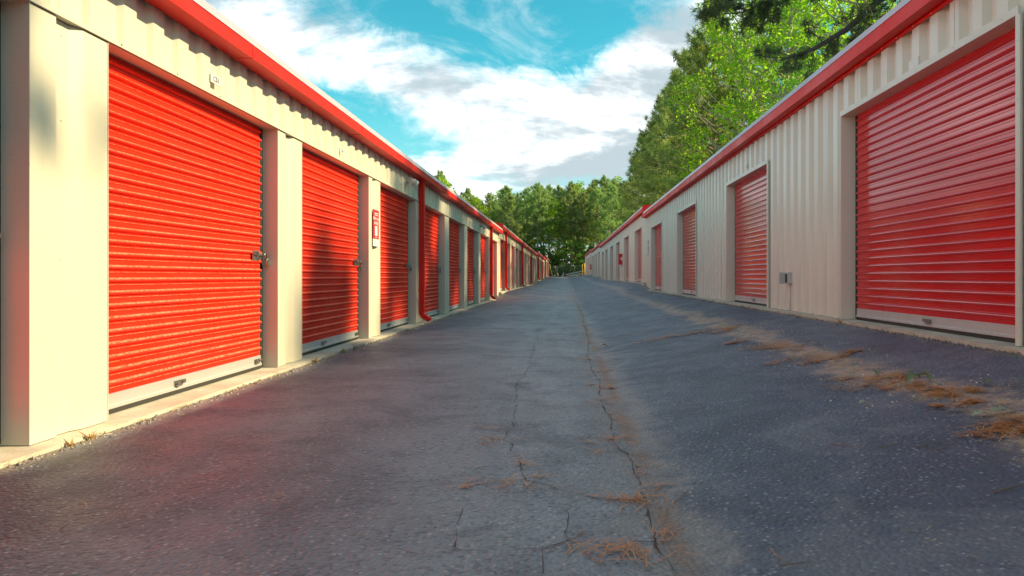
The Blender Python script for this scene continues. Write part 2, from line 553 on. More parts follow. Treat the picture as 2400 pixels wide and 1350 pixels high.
# cracks in the asphalt: ragged open joints, traced on the ground
CRACKS = [
    ([(1346, 656), (1349, 676), (1352, 694), (1358, 716), (1367, 742), (1372, 770), (1380, 800), (1379, 832), (1390, 870),
      (1405, 905), (1411, 945), (1426, 985), (1445, 1040), (1480, 1092), (1502, 1135), (1512, 1172), (1536, 1232), (1562, 1302), (1590, 1349)], 0.013),
    ([(1290, 735), (1262, 790), (1246, 830), (1240, 862), (1214, 892), (1204, 942), (1196, 1000), (1190, 1040), (1216, 1076), (1226, 1130)], 0.008),
    ([(1052, 1172), (1110, 1142), (1162, 1130), (1226, 1128), (1282, 1140), (1342, 1158), (1420, 1173), (1500, 1175)], 0.008),
    ([(920, 1287), (1000, 1302), (1062, 1290), (1152, 1291), (1272, 1288), (1332, 1272), (1442, 1276), (1560, 1276), (1622, 1272)], 0.009),
    ([(1318, 1196), (1325, 1240), (1331, 1272)], 0.006),
    ([(1265, 1290), (1271, 1320), (1268, 1349)], 0.006),
    ([(1190, 1032), (1240, 1028), (1302, 1024), (1382, 1023)], 0.005),
    ([(100, 1277), (205, 1206), (300, 1172), (352, 1148)], 0.006),
    ([(760, 1165), (800, 1172), (850, 1180), (930, 1186)], 0.006),
    ([(1100, 1170), (1092, 1200), (1075, 1235), (1062, 1288)], 0.006),
    ([(1240, 900), (1190, 905), (1120, 915), (1060, 932)], 0.004),
    ([(1240, 860), (1290, 868), (1370, 872)], 0.004),
    ([(1400, 990), (1330, 988), (1240, 995), (1196, 1000)], 0.004),
]


def crack(pts, wdt):
    P = [gp(*p) for p in pts]
    Q = []
    for a, b in zip(P[:-1], P[1:]):
        n = max(2, int((b - a).length / 0.035))
        n = min(n, 60)
        for k in range(n):
            Q.append(a.lerp(b, k / n))
    Q.append(P[-1])
    v, f = [], []
    off = 0.0
    for i, q in enumerate(Q):
        d = (Q[min(i + 1, len(Q) - 1)] - Q[max(i - 1, 0)])
        s = Vector((d.y, -d.x, 0)).normalized()
        off = 0.8 * off + random.gauss(0, 0.006)
        ww = (0.0 if math.sin(i * 0.21 + len(Q)) + 0.6 * math.sin(i * 0.83) > 1.05 else 0.32) * wdt * random.uniform(0.2, 1.0) * (0.5 + 0.9 * math.sin(i * 0.37) ** 2)
        if i in (0, len(Q) - 1):
            ww = 0.001
        for sg in (-1, 1):
            x, y = q.x + s.x * (off + sg * ww), q.y + s.y * (off + sg * ww)
            v.append((x, y, gz(x, y) + 0.0055))
    for i in range(len(Q) - 1):
        f.append((2 * i, 2 * i + 1, 2 * i + 3, 2 * i + 2))
    link('crack', mesh('crack', v, f, 'crack'), LANE)


for pts, wd in CRACKS:
    crack(pts, wd)

# ------------------------------------------------------------------ storage buildings
RIB = 0.305


def panel_mesh(ya, yb, z0, z1, depth, mat):
    """ribbed wall sheet in (outward, y, z): wide proud flats, narrow recessed flutes"""
    prof = [(0.0, 0.0), (0.125, 0.0), (0.150, -depth), (0.278, -depth)]
    ys = [(ya, None)]
    k0 = int(math.floor(ya / RIB)) - 1
    pts = []
    for k in range(k0, int(yb / RIB) + 2):
        for (s, d) in prof:
            pts.append((k * RIB + s, d))

    def at(y):
        for (a, da), (b, db) in zip(pts[:-1], pts[1:]):
            if a <= y <= b:
                return da + (db - da) * (y - a) / (b - a)
        return 0.0
    line = [(ya, at(ya))] + [p for p in pts if ya + 1e-4 < p[0] < yb - 1e-4] + [(yb, at(yb))]
    v, f = [], []
    for (y, d) in line:
        v += [(d, y, z0), (d, y, z1)]
    for i in range(len(line) - 1):
        f.append((2 * i, 2 * i + 2, 2 * i + 3, 2 * i + 1))
    return v, f


SLAT = 0.0765
SLAT_PROF = [(0, 0.0), (.34, 0.0), (.375, .0035), (.41, .0035), (.445, 0.0), (.58, 0.0), (.63, .010), (.69, .018), (.77, .0215),
             (.86, .019), (.94, .010), (1.0, 0.0)]


def slat_mesh(side, length, mat, rows=1):
    v, f = [], []
    n = 0
    for r in range(rows):
        for (t, d) in SLAT_PROF[(1 if r else 0):]:
            z = (r + t) * SLAT
            v += [(-side * d, 0.0, z), (-side * d, length, z)]
    n = len(v) // 2
    for i in range(n - 1):
        f.append((2 * i, 2 * i + 1, 2 * i + 3, 2 * i + 2))
    return mesh('slat', v, f, mat)


class Building:
    def __init__(self, side, y0, y1, zb, style, label, detail=2, first=False):
        self.side, self.y0, self.y1, self.zb, self.style, self.detail = side, y0, y1, zb, style, detail
        self.W = WL if side < 0 else WR
        self.left = style == 'beige'
        self.hz = zb + (2.135 if self.left else 2.097)      # underside of the door headers
        self.zt = zb + (2.50 if self.left else 2.575)       # top of the front wall
        self.depth = 0.030 if self.left else 0.056
        self.rec = 0.128
        self.mp, self.mt = ('beige', 'beige_trim') if self.left else ('stone', 'stone_trim')
        self.md = 'red_door' if self.left else 'red_gloss'
        self.root = root('storage_building', (side * self.W, y0, zb), label, 'building', 'storage buildings along the lane')
        self.slat_cache = {}

    def P(self, d, y, z):
        """outward distance from the front, lane position, height -> root frame"""
        return (-self.side * d, y - self.y0, z - self.zb)

    def part(self, name, vs, fs, mat, parent=None):
        return link(name, mesh(name, [self.P(*q) for q in vs], fs, mat), parent or self.root)

    def box(self, name, d0, d1, ya, yb, za, zb, mat, parent=None):
        b = MB().box(d0, d1, ya, yb, za, zb)
        return self.part(name, b.v, b.f, mat, parent)

    def sheets(self, name, ya, yb, z0, z1, d=0.0):
        """front sheets, each 0.915 m wide, lapped"""
        y = ya
        k = 0
        while y < yb - 0.01:
            e = (math.floor(y / 0.915 + 1e-6) + 1) * 0.915 + 0.06
            e = min(e, yb)
            if yb - e < 0.2:
                e = yb
            if self.detail < 2:
                e = yb
            v, f = panel_mesh(y, e, z0, z1, self.depth, self.mp)
            dd = d + (0.0016 if k % 2 else 0.0)
            self.part(name, [(q[0] + dd, q[1], q[2]) for q in v], f, self.mp)
            y = e
            k += 1

    def shell(self):
        s, dp = self.side, 6.2
        y0, y1, zb, zt = self.y0, self.y1, self.zb, self.zt
        self.box('slab', -dp, 0.115, y0, y1, zb - 0.7, zb, 'slab')
        rise = 0.30
        # side and rear walls
        for (ya, yb) in ((y0, y0 + 0.06), (y1 - 0.06, y1)):
            vs = [(-0.06, ya, zb), (-dp, ya, zb), (-dp, ya, zt + rise - 0.02), (-0.06, ya, zt),
                  (-0.06, yb, zb), (-dp, yb, zb), (-dp, yb, zt + rise - 0.02), (-0.06, yb, zt)]
            self.part('end_wall', vs, [(0, 1, 2, 3), (4, 7, 6, 5), (0, 4, 5, 1), (1, 5, 6, 2), (2, 6, 7, 3), (3, 7, 4, 0)], self.mp)
        self.box('rear_wall', -dp, -dp + 0.06, y0 + 0.061, y1 - 0.061, zb, zt + rise - 0.04, self.mp)
        ov = 0.17 if self.left else 0.14
        top = 0.095 if self.left else 0.115
        if s < 0 or self.style:
            fn = lambda p, t: self.P(p[0], t, p[1])
            g = MB().prism([(0.004, zt), (ov, zt - 0.004), (ov, zt + top), (0.004, zt + top)], fn, y0 - 0.02, y1 + (0.15 if self.left else 0.04))
            gut = g.build('gutter' if self.left else 'fascia', 'red_trim', self.root)
            if self.left:
                # joint straps across the gutter
                for y in np.arange(y0 + 1.0, y1, 3.05):
                    b = MB().prism([(0.05, zt - 0.007), (ov + 0.003, zt - 0.007), (ov + 0.003, zt + top - 0.004), (ov - 0.004, zt + top - 0.004), (ov - 0.004, zt - 0.001), (0.05, zt - 0.001)], fn, y, y + 0.05)
                    b.build('joint_strap', 'red_trim', gut)
            else:
                b = MB().prism([(0.0, zt - 0.030), (0.024, zt - 0.030), (0.024, zt - 0.006), (0.0, zt - 0.006)], fn, y0, y1)
                b.build('drip_edge', 'red_trim', gut)
            e = MB().prism([(ov - 0.012, zt + top + 0.001), (ov + 0.006, zt + top + 0.001), (ov - 0.030, zt + top + 0.085), (ov - 0.06, zt + top + 0.085)], fn, y0 - 0.03, y1 + 0.04)
            e.build('roof_edge', 'roof_edge', self.root)
            rf = MB().prism([(ov - 0.061, zt + top + 0.05), (ov - 0.061, zt + top + 0.084), (-dp - 0.1, zt + top + 0.084 + rise), (-dp - 0.1, zt + top + 0.05 + rise)], fn, y0 - 0.025, y1 + 0.03)
            rf.build('roof', 'roof', self.root)
            for yy in (y0 - 0.05, y1 + 0.032):
                k = MB().prism([(ov + 0.012, zt - 0.01), (ov + 0.012, zt + top + 0.05), (ov - 0.02, zt + top + 0.10), (-dp - 0.1, zt + top + 0.10 + rise), (-dp - 0.1, zt - 0.08 + rise), (-0.02, zt - 0.03)], fn, yy, yy + 0.018)
                k.build('rake_trim', 'red_trim', self.root)

    def jamb(self, y, face, zt):
        """flat sheet lining one side of an opening; face +1 looks to +y, -1 to the camera side"""
        ya, yb = (y - 0.004, y) if face > 0 else (y, y + 0.004)
        self.box('jamb', -self.rec - 0.05, 0.004, ya, yb, self.zb + 0.004, zt, self.mt)

    def opening(self, ya, yb, hz, door=True, slats=True, lit=None):
        zb = self.zb
        self.jamb(ya, +1, hz)
        self.jamb(yb, -1, hz)
        # header lining: front lip and soffit
        lip = 0.030 if self.left else 0.052
        b = MB()
        if not self.left:
            b.box(0.003, 0.020, ya - 0.03, yb + 0.03, hz - 0.004, hz + lip)
        b.box(-self.rec - 0.05, 0.0025, ya, yb, hz - 0.004, hz + 0.0)
        self.part('header_trim', b.v, b.f, self.mt)
        if not self.left:
            # proud edge trim up both sides
            self.box('edge_trim', 0.0045, 0.022, ya - 0.05, ya - 0.003, zb + 0.004, hz - 0.006, self.mt)
            self.box('edge_trim', 0.0045, 0.022, yb + 0.003, yb + 0.030, zb + 0.004, hz - 0.006, self.mt)
        if not door:
            return None
        rx = -self.rec
        zd = zb + 0.032            # foot of the bottom bar
        d = root('door', self.P(0, ya, zd), None, None)
        d.parent = self.root
        for k in ('label', 'category'):
            if k in d.keys():
                del d[k]
        L = yb - ya
        side = self.side

        def Q(dd, y, z):
            return (-side * dd, y, z)

        def dbox(name, d0, d1, y0, y1, z0, z1, mat):
            q = MB().box(d0, d1, y0, y1, z0, z1)
            return link(name, mesh(name, [Q(*p) for p in q.v], q.f, mat), d)
        y_a, y_b = 0.012, L - 0.075
        bar = 0.088
        # bottom bar with lip
        poly = [(rx - 0.004, 0.0), (rx + 0.020, 0.0), (rx + 0.020, 0.018), (rx + 0.010, 0.022), (rx + 0.010, bar), (rx - 0.004, bar)]
        q = MB().prism(poly, lambda p, t: Q(p[0], t, p[1]), y_a, y_b)
        q.build('bottom_bar', 'alu', d)
        dbox('rubber_seal', rx - 0.001, rx + 0.014, y_a, y_b, -0.029, -0.001, 'rubber')
        rows = int((hz - zd + 0.07 - bar) / SLAT) + 1
        key = (round(y_b - y_a, 3), slats)
        if slats:
            if key not in self.slat_cache:
                self.slat_cache[key] = slat_mesh(side, y_b - y_a, self.md)
            me = self.slat_cache[key]
            for r in range(rows):
                jit = random.uniform(-0.0022, 0.0022)
                link('slat', me, d, Q(rx + jit, y_a, bar + r * SLAT))
        else:
            key = (key, rows)
            if key not in self.slat_cache:
                self.slat_cache[key] = slat_mesh(side, y_b - y_a, self.md, rows)
            link('curtain', self.slat_cache[key], d, Q(rx, y_a, bar))
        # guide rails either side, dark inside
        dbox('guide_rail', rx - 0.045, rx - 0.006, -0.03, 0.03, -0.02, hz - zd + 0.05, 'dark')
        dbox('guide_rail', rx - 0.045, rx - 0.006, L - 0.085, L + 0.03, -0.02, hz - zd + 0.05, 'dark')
        if self.detail >= 2:
            # lift handles on the bottom bar
            for yc in ((L * 0.47,) if not self.left else (L * 0.40, L - 0.16)):
                h = MB()
                h.box(rx + 0.0105, rx + 0.016, yc - 0.055, yc + 0.055, 0.024, 0.062)
                h.box(rx + 0.016, rx + 0.040, yc - 0.050, yc - 0.012, 0.026, 0.034)
                h.box(rx + 0.016, rx + 0.040, yc + 0.022, yc + 0.050, 0.040, 0.048)
                h.box(rx + 0.034, rx + 0.040, yc - 0.050, yc - 0.012, 0.034, 0.056)
                h.box(rx + 0.034, rx + 0.040, yc + 0.022, yc + 0.050, 0.048, 0.066)
                link('lift_handle', mesh('lift_handle', [Q(*p) for p in h.v], h.f, 'steel'), d)
        if self.left:
            # slide latch by the far jamb
            zl = 0.965
            yl = L - 0.20
            h = MB()
            h.box(rx + 0.0165, rx + 0.022, yl - 0.07, yl + 0.06, zl - 0.045, zl + 0.045)
            h.box(rx + 0.022, rx + 0.034, yl - 0.06, yl + 0.15, zl + 0.002, zl + 0.022)
            h.box(rx + 0.022, rx + 0.046, yl - 0.012, yl + 0.010, zl - 0.004, zl + 0.030)
            h.box(rx + 0.022, rx + 0.040, yl + 0.02, yl + 0.055, zl - 0.034, zl - 0.018)
            link('latch', mesh('latch', [Q(*p) for p in h.v], h.f, 'steel'), d)
        return d

    def screws(self, pts):
        """rows of small hex-head fixings: (outward, y, z, axis)"""
        b = MB()
        for (d, y, z, ax) in pts:
            r, hgt = 0.0062, 0.004
            vs, fs = [], []
            for k in range(6):
                a = math.pi * k / 3
                if ax == 'd':
                    vs.append((d, y + r * math.cos(a), z + r * math.sin(a)))
                else:
                    vs.append((d + r * math.cos(a), y, z + r * math.sin(a)))
            for k in range(6):
                a = math.pi * k / 3
                if ax == 'd':
                    vs.append((d + hgt, y + .7 * r * math.cos(a), z + .7 * r * math.sin(a)))
                else:
                    vs.append((d + .7 * r * math.cos(a), y - hgt, z + .7 * r * math.sin(a)))
            fs = [(k, (k + 1) % 6, 6 + (k + 1) % 6, 6 + k) for k in range(6)] + [(6, 7, 8, 9, 10, 11)]
            b.add(vs, fs)
        o = self.part('screws', b.v, b.f, self.mt)
        o['kind'] = 'stuff'

    def downspout(self, y):
        zt, zb = self.zt, self.zb
        fn = lambda p, t: self.P(p[0], y + p[1], t)
        b = MB()
        b.prism([(0.012, -0.05), (0.105, -0.05), (0.105, 0.05), (0.012, 0.05)], fn, zb + 0.17, zt - 0.001)
        # kick-out elbow
        prof = [(-0.05, 0.0), (0.05, 0.0)]
        vs = []
        secs = [((0.012, zb + 0.17), (0.105, zb + 0.17)), ((0.05, zb + 0.095), (0.135, zb + 0.135)), ((0.175, zb + 0.015), (0.235, zb + 0.075))]
        vs = []
        for (p, q) in secs:
            vs += [(p[0], y - .05, p[1]), (q[0], y - .05, q[1]), (q[0], y + .05, q[1]), (p[0], y + .05, p[1])]
        fs = []
        for k in range(2):
            for i in range(4):
                j = (i + 1) % 4
                fs.append((4 * k + i, 4 * k + j, 4 * k + 4 + j, 4 * k + 4 + i))
        b.add([self.P(*v) for v in vs], fs)
        o = b.build('downspout', 'red_trim', self.root)
        for z in (zb + 0.55, zb + 1.75):
            s = MB().prism([(0.006, -0.056), (0.110, -0.056), (0.110, 0.056), (0.006, 0.056)], fn, z, z + 0.03)
            s.build('strap', 'red_trim', o)
        return o


def left_building(y0, y1, zb, openings, spouts, label, detail):
    B = Building(-1, y0, y1, zb, 'beige', label, detail)
    B.shell()
    # pillars between the openings
    ys = [y0] + [q for o in openings for q in o] + [y1]
    for a, b in zip(ys[0::2], ys[1::2]):
        if b - a > 0.02:
            v, f = panel_mesh(a, b, zb + 0.004, B.hz - 0.004, B.depth, B.mp)
            if b - a < 0.8:
                # every pillar is capped the same way: flat, flute, flat
                v, f = [], []
                for (yy, d) in ((a, 0), (a + .19, 0), (a + .215, -.03), (a + .325, -.03), (a + .395, 0), (b, 0)):
                    v += [(d, yy, zb + 0.004), (d, yy, B.hz - 0.004)]
                for i in range(5):
                    f.append((2 * i, 2 * i + 2, 2 * i + 3, 2 * i + 1))
            B.part('pillar', v, f, B.mp)
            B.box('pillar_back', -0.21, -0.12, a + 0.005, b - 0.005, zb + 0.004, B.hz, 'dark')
    B.sheets('header_panel', y0, y1, B.hz + 0.004, B.zt + 0.02, 0.006)
    B.box('header_lip', -0.032, 0.016, y0, y1, B.hz + 0.0005, B.hz + 0.026, B.mt)
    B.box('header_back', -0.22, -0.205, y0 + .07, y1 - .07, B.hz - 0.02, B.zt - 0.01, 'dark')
    sc = []
    doors = []
    for i, (a, b) in enumerate(openings):
        doors.append(B.opening(a, b, B.hz, True, detail >= 2))
        if detail >= 2:
            for z in (.25, .62, 1.0, 1.38, 1.75, 2.02):
                sc.append((-0.075, b, zb + z, 'y'))
            for y in np.arange(a + 0.1, b, 0.61):
                sc.append((0.020, y, B.hz + 0.017, 'd'))
    if detail >= 2:
        for a, b in zip(ys[0::2], ys[1::2]):
            for z in (.16, .9, 1.62, 2.06):
                sc.append((-0.030, a + 0.27, zb + z, 'd'))
    if sc:
        B.screws(sc)
    for y in spouts:
        B.downspout(y)
    return B, doors


PIT = 3.05
P0 = 3.52


def units(first, n, start):
    return [(start + 0.61 + PIT * k, start + PIT * (k + 1)) for k in range(first, first + n)]


LB = []
LD = []
b, dd = left_building(-4.5, 28.62, 0.035, units(-1, 9, P0), (12.92, 25.2),
                      'beige storage building nearest on the left with bright red doors and red gutter', 2)
LB.append(b); LD.append(dd)
b, dd = left_building(28.68, 68.1, 0.235, units(0, 12, 28.72), (31.6, 43.8, 56.0),
                      'second beige storage building on the left, just past the first security lights', 1)
LB.append(b); LD.append(dd)
b, dd = left_building(68.2, 95.0, 0.455, units(0, 8, 68.3), (71.2, 83.4),
                      'third beige storage building on the left, stepped higher up the lane', 1)
LB.append(b); LD.append(dd)
b, dd = left_building(95.1, 121.5, 0.835, units(0, 8, 95.3), (98.2, 110.4),
                      'farthest beige storage building on the left, ending by the yellow pole', 1)
LB.append(b); LD.append(dd)


def right_building(y0, y1, zb, openings, label, detail, tall=()):
    B = Building(1, y0, y1, zb, 'stone', label, detail)
    B.shell()
    ys = [y0] + [q for o in openings for q in o] + [y1]
    for a, b in zip(ys[0::2], ys[1::2]):
        B.sheets('wall_panel', a, b, zb + 0.004, B.zt + 0.02)
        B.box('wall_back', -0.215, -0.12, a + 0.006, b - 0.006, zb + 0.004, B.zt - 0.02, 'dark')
    sc = []
    for i, (a, b) in enumerate(openings):
        hz = B.hz + (0.057 if i in tall else 0.0)
        B.sheets('header_panel', a, b, hz + 0.002, B.zt + 0.02, 0.0008)
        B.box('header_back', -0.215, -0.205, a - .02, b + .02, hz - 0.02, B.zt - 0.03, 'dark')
        B.opening(a, b, hz, True, detail >= 2)
        if detail >= 2:
            for z in (.25, .70, 1.15, 1.60, 1.98):
                sc.append((-0.075, b, zb + z, 'y'))
                sc.append((0.022, a - 0.026, zb + z, 'd'))
            for y in np.arange(a + 0.15, b, 0.61):
                sc.append((0.020, y, hz + 0.026, 'd'))
    if detail >= 2:
        k = int(y0 / RIB)
        while k * RIB < y1:
            y = k * RIB + 0.0625
            if y0 < y < y1:
                sc.append((0.024, y, B.zt - 0.018, 'd'))
                if not any(a - 0.06 < y < b + 0.05 for a, b in openings):
                    for z in (0.10, 1.18, 1.62):
                        if random.random() < 0.8:
                            sc.append((0.0, y, zb + z + random.uniform(-.004, .004), 'd'))
            k += 1
        B.screws(sc)
    return B


RB = [right_building(-4.5, 26.4, 0.396, [(-1.2, 1.85), (4.77, 7.78), (10.63, 13.28), (16.4, 19.1), (22.2, 24.86)],
                     'pale grey ribbed storage building nearest on the right with wide glossy red doors', 2, (0, 1)),
      right_building(26.46, 59.6, 0.63, [(28.03, 30.66), (33.6, 36.2), (39.3, 41.8), (44.6, 47.2), (50.2, 52.8), (55.0, 57.7)],
                     'second pale grey storage building on the right carrying the larger red cabinet', 1),
      right_building(59.7, 79.0, 0.85, [(61.5, 64.1), (66.5, 69.1), (71.5, 74.1), (75.6, 78.2)],
                     'third pale grey storage building on the right, past two roof steps', 1),
      right_building(79.1, 105.0, 1.05, [(81.0, 83.6), (87.0, 90.6), (94.0, 97.6)],
                     'farthest pale grey storage building on the right, ending by the yellow bollard', 1)]


# ------------------------------------------------------------------ small fittings
def padlock(y, z, tilt, label):
    o = root('padlock', (-WL - 0.128 + 0.052, y, z), label, 'padlock', 'padlocks on the left doors')
    b = MB().bevbox(-0.011, 0.011, -0.026, 0.026, -0.125, -0.055, 0.005)
    b.build('body', 'steel', o)
    pts = [(0, -0.017, -0.058), (0, -0.017, -0.018), (0, -0.012, -0.004), (0, 0, 0.002), (0, 0.012, -0.004), (0, 0.017, -0.018), (0, 0.017, -0.058)]
    MB().tube(pts, 0.005, 8).build('shackle', 'steel', o, True)
    o.rotation_euler = (tilt, 0, 0)
    return o


ORD = ['first', 'second', 'third', 'fourth', 'fifth', 'sixth', 'seventh', 'eighth']
for i, (a, e) in enumerate(units(0, 8, P0)):
    padlock(e - 0.085, 0.035 + 0.032 + 0.985, (R(33), R(12), R(40), R(5), R(-8), R(10), R(4), R(8))[i],
            f'steel padlock on the latch of the {ORD[i]} whole red door on the left')


def text(body, size, mat, parent, loc, rot, bold=0.0, align='CENTER'):
    c = bpy.data.curves.new('lettering', 'FONT')
    c.body = body
    c.size = size
    c.align_x = align
    c.align_y = 'CENTER'
    c.extrude = 0.0006
    c.offset = bold
    c.materials.append(M[mat])
    tmp = bpy.data.objects.new('lettering_curve', c)
    COL.objects.link(tmp)
    me = bpy.data.meshes.new_from_object(tmp)
    bpy.data.objects.remove(tmp)
    o = bpy.data.objects.new('lettering', me)
    COL.objects.link(o)
    o.parent = parent
    o.location = loc
    o.rotation_euler = rot
    return o


def plate(side, y, z, wdt, hgt, body, label, d=0.016):
    X = side * (WL if side < 0 else WR) - side * d
    o = root('unit_number_plate', (X, y, z), label, 'number plate', 'unit number plates above the doors')
    MB().bevbox(-0.004, 0.004, -wdt / 2, wdt / 2, -hgt / 2, hgt / 2, 0.0015).build('plate', 'white', o)
    rot = (R(90), 0, R(90) if side < 0 else R(-90))
    if body:
        text(body, hgt * 0.82, 'black', o, (-side * 0.0055, 0, 0), rot, 0.0006)


for i, (a, e) in enumerate(units(0, 8, P0)):
    if i == 3:
        continue
    plate(-1, (a + e) / 2 + 0.02, 0.85 + 1.438, 0.145, 0.062, f'C{53 + i}' if i < 3 else '',
          f'small white unit number plate reading C{53 + i} above red door' if i < 3 else f'small white number plate above the {ORD[i]} whole red door on the left')
plate(1, 6.18, 0.85 + 1.795, 0.17, 0.075, '', 'blank pale number plate above the big glossy red door on the right', 0.007)
plate(1, 11.9, 0.85 + 1.80, 0.12, 0.06, '', 'tiny pale number plate above the middle red door of the right building', 0.007)


def help_sign():
    yc, z0, z1 = 9.93, 0.85 + 0.505, 0.85 + 0.90
    o = root('rental_sign', (-WL + 0.016, yc, z0), 'narrow red and white sign reading We are here to help on beige pillar', 'sign')
    o['label'] = "narrow red sign reading We're here to help! with white foot, on beige pillar"
    h = z1 - z0
    MB().bevbox(-0.006, 0.006, -0.145, 0.145, 0.0, h, 0.002).build('red_panel', 'sign_red', o)
    MB().bevbox(-0.006, 0.006, -0.145, 0.145, -0.098, -0.001, 0.002).build('white_panel', 'white', o)
    MB().box(-0.014, -0.004, -0.09, 0.09, -0.112, -0.09).build('bracket', 'steel', o)
    rot = (R(90), 0, R(90))
    text("We're here", 0.062, 'white', o, (0.0065, 0, h - 0.122), rot, 0.0016)
    text("to help!", 0.062, 'white', o, (0.0065, 0, h - 0.178), rot, 0.0016)
    # two short printed rules above and one below, and the plain white box of the code
    MB().box(0.0062, 0.0068, -0.085, 0.085, h - 0.052, h - 0.042).build('printed_rule', 'white', o)
    MB().box(0.0062, 0.0068, -0.085, 0.085, h - 0.076, h - 0.066).build('printed_rule', 'white', o)
    MB().box(0.0062, 0.0068, -0.05, 0.05, 0.018, 0.025).build('printed_rule', 'white', o)
    MB().box(0.0062, 0.0068, -0.062, 0.062, 0.045, 0.175).build('white_square', 'white', o)
    # the small mark and two grey lines on the white foot
    MB().box(0.0062, 0.0068, -0.085, -0.068, -0.055, -0.015).build('printed_mark', 'black', o)
    MB().box(0.0062, 0.0068, -0.060, 0.045, -0.052, -0.042).build('printed_mark', 'grey_box', o)
    MB().box(0.0062, 0.0068, -0.045, 0.085, -0.076, -0.068).build('printed_mark', 'grey_box', o)


help_sign()


def security_light(y, z, label):
    o = root('security_light', (-WL + 0.012, y, z), label, 'light', 'security lights under the left gutter')
    # round back box
    MB().tube([(-0.002, 0, 0.02), (0.03, 0, 0.02), (0.036, 0, 0.02)], [0.052, 0.052, 0.040], 16).build('base_plate', 'white', o, True)
    for (sy, yw) in ((-0.055, -0.5), (0.085, 0.62)):
        MB().tube([(0.03, 0, 0.02), (0.06, sy * 0.5, 0.012), (0.085, sy * 0.9, 0.0)], 0.011, 8).build('arm', 'white', o, True)
        d = Vector((0.62, yw, -0.42)).normalized()
        c = Vector((0.085, sy, 0.0))
        sh = [(-0.07, .012), (-0.066, .030), (-0.045, .040), (0.0, .046), (0.045, .056), (0.062, .058), (0.064, .052)]
        h = MB().tube([c + d * t for t, r in sh], [r for t, r in sh], 16).build('lamp_head', 'white', o, True)
        MB().tube([c + d * 0.0645, c + d * 0.068], [0.050, 0.046], 16).build('lens', 'lens', h, True)


security_light(11.95, 0.85 + 1.545, 'white twin-head security light beside the first red downspout')
security_light(22.3, 0.85 + 1.52, 'white twin-head security light beside the second red downspout')


def outlet_box():
    o = root('outlet_box', (WR, 9.57, 0.85 - 0.02), 'grey outdoor socket box with open cover on ribbed wall', 'socket')
    MB().bevbox(-0.055, 0.02, -0.05, 0.05, -0.075, 0.075, 0.006).build('body', 'grey_box', o)
    MB().bevbox(-0.135, -0.056, 0.040, 0.058, -0.075, 0.075, 0.004).build('cover', 'grey_box', o)
    MB().bevbox(-0.062, -0.056, -0.030, 0.030, -0.055, 0.055, 0.002).build('socket_face', 'black', o)
    MB().tube([(-0.012, 0.0, -0.075), (-0.012, 0.0, -0.43)], 0.009, 8).build('conduit', 'stone_trim', o, True)


outlet_box()


def wall_conduit():
    o = root('wall_keypad', (WR - 0.002, 25.75, 0.85 + 0.76), 'slim stack of small boxes and conduit on the pale corner by a red door', 'keypad')
    MB().bevbox(-0.05, 0.0, -0.055, 0.055, 0.0, 0.10, 0.006).build('lower_box', 'white', o)
    MB().tube([(-0.02, 0, -0.03), (-0.02, 0, 0.0)], 0.012, 8).build('cable_stub', 'black', o, True)
    MB().bevbox(-0.03, 0.0, -0.035, 0.035, 0.125, 0.30, 0.005).build('tall_plate', 'grey_box', o)
    MB().bevbox(-0.04, 0.0, -0.03, 0.03, 0.325, 0.365, 0.005).build('small_box', 'white', o)
    MB().tube([(-0.001, 0, 0.46), (-0.03, 0, 0.46), (-0.035, 0, 0.46)], [0.05, 0.05, 0.04], 14).build('round_head', 'grey_box', o, True)


wall_conduit()


def cabinet(y, z0, h, dpt, wdt, label):
    o = root('fire_cabinet', (WR, y, z0), label, 'cabinet', 'red cabinets on the right buildings')
    MB().bevbox(-dpt, 0.0, -wdt / 2, wdt / 2, 0, h, 0.012).build('body', 'red_box', o)
    MB().bevbox(-dpt - 0.018, -dpt - 0.001, -wdt / 2 - 0.01, wdt / 2 + 0.01, -0.005, h + 0.005, 0.004).build('door', 'red_box', o)
    # pale round emblem on the side that faces the camera
    n = 18
    vs = [(-0.055 + 0.042 * math.cos(2 * math.pi * k / n), -wdt / 2 - 0.002, h * 0.55 + 0.085 * math.sin(2 * math.pi * k / n)) for k in range(n)]
    vs2 = [(x, y_ - 0.004, z) for x, y_, z in vs]
    fs = [tuple(range(n))[::-1], tuple(range(n, 2 * n))] + [(i, (i + 1) % n, n + (i + 1) % n, n + i) for i in range(n)]
    MB().add(vs + vs2, fs).build('emblem', 'white', o)
    MB().tube([(-0.03, -wdt / 2 + .02, -0.12), (-0.03, -wdt / 2 + .02, 0.0)], 0.012, 6).build('bracket', 'black', o, True)


cabinet(37.5, 0.85 + 0.60, 0.56, 0.17, 0.30, 'large red fire cabinet with pale emblem on the second right building')
cabinet(79.6, 0.85 + 0.80, 0.50, 0.17, 0.30, 'small far red fire cabinet at the end of the right row')


# ------------------------------------------------------------------ far end: poles, fence, stacked beams
def pole(x, y, h, r, lean, label):
    z = gz(x, y) if y < 128 else 0.75
    o = root('bollard', (x, y, z - 0.02), label, 'bollard', 'yellow poles at the end of the lane')
    MB().tube([(0, 0, 0), (lean * .5, 0, h * .5), (lean, 0, h - 0.03)], r, 14).build('pipe', 'yellow', o, True)
    MB().tube([(lean, 0, h - 0.03), (lean * 1.01, 0, h), (lean * 1.015, 0, h + r * .5), (lean * 1.02, 0, h + r * .8)], [r, r * .95, r * .7, r * .2], 14).build('cap', 'yellow', o, True)


pole(2.95, 107.6, 1.72, 0.075, 0.0, 'yellow pipe bollard at the corner of the farthest right building')
pole(-2.05, 123.0, 2.05, 0.085, -0.42, 'leaning yellow pole at the end of the left row')
pole(2.66, 109.2, 1.66, 0.05, 0.0, 'slim ochre pole just behind the yellow corner bollard')


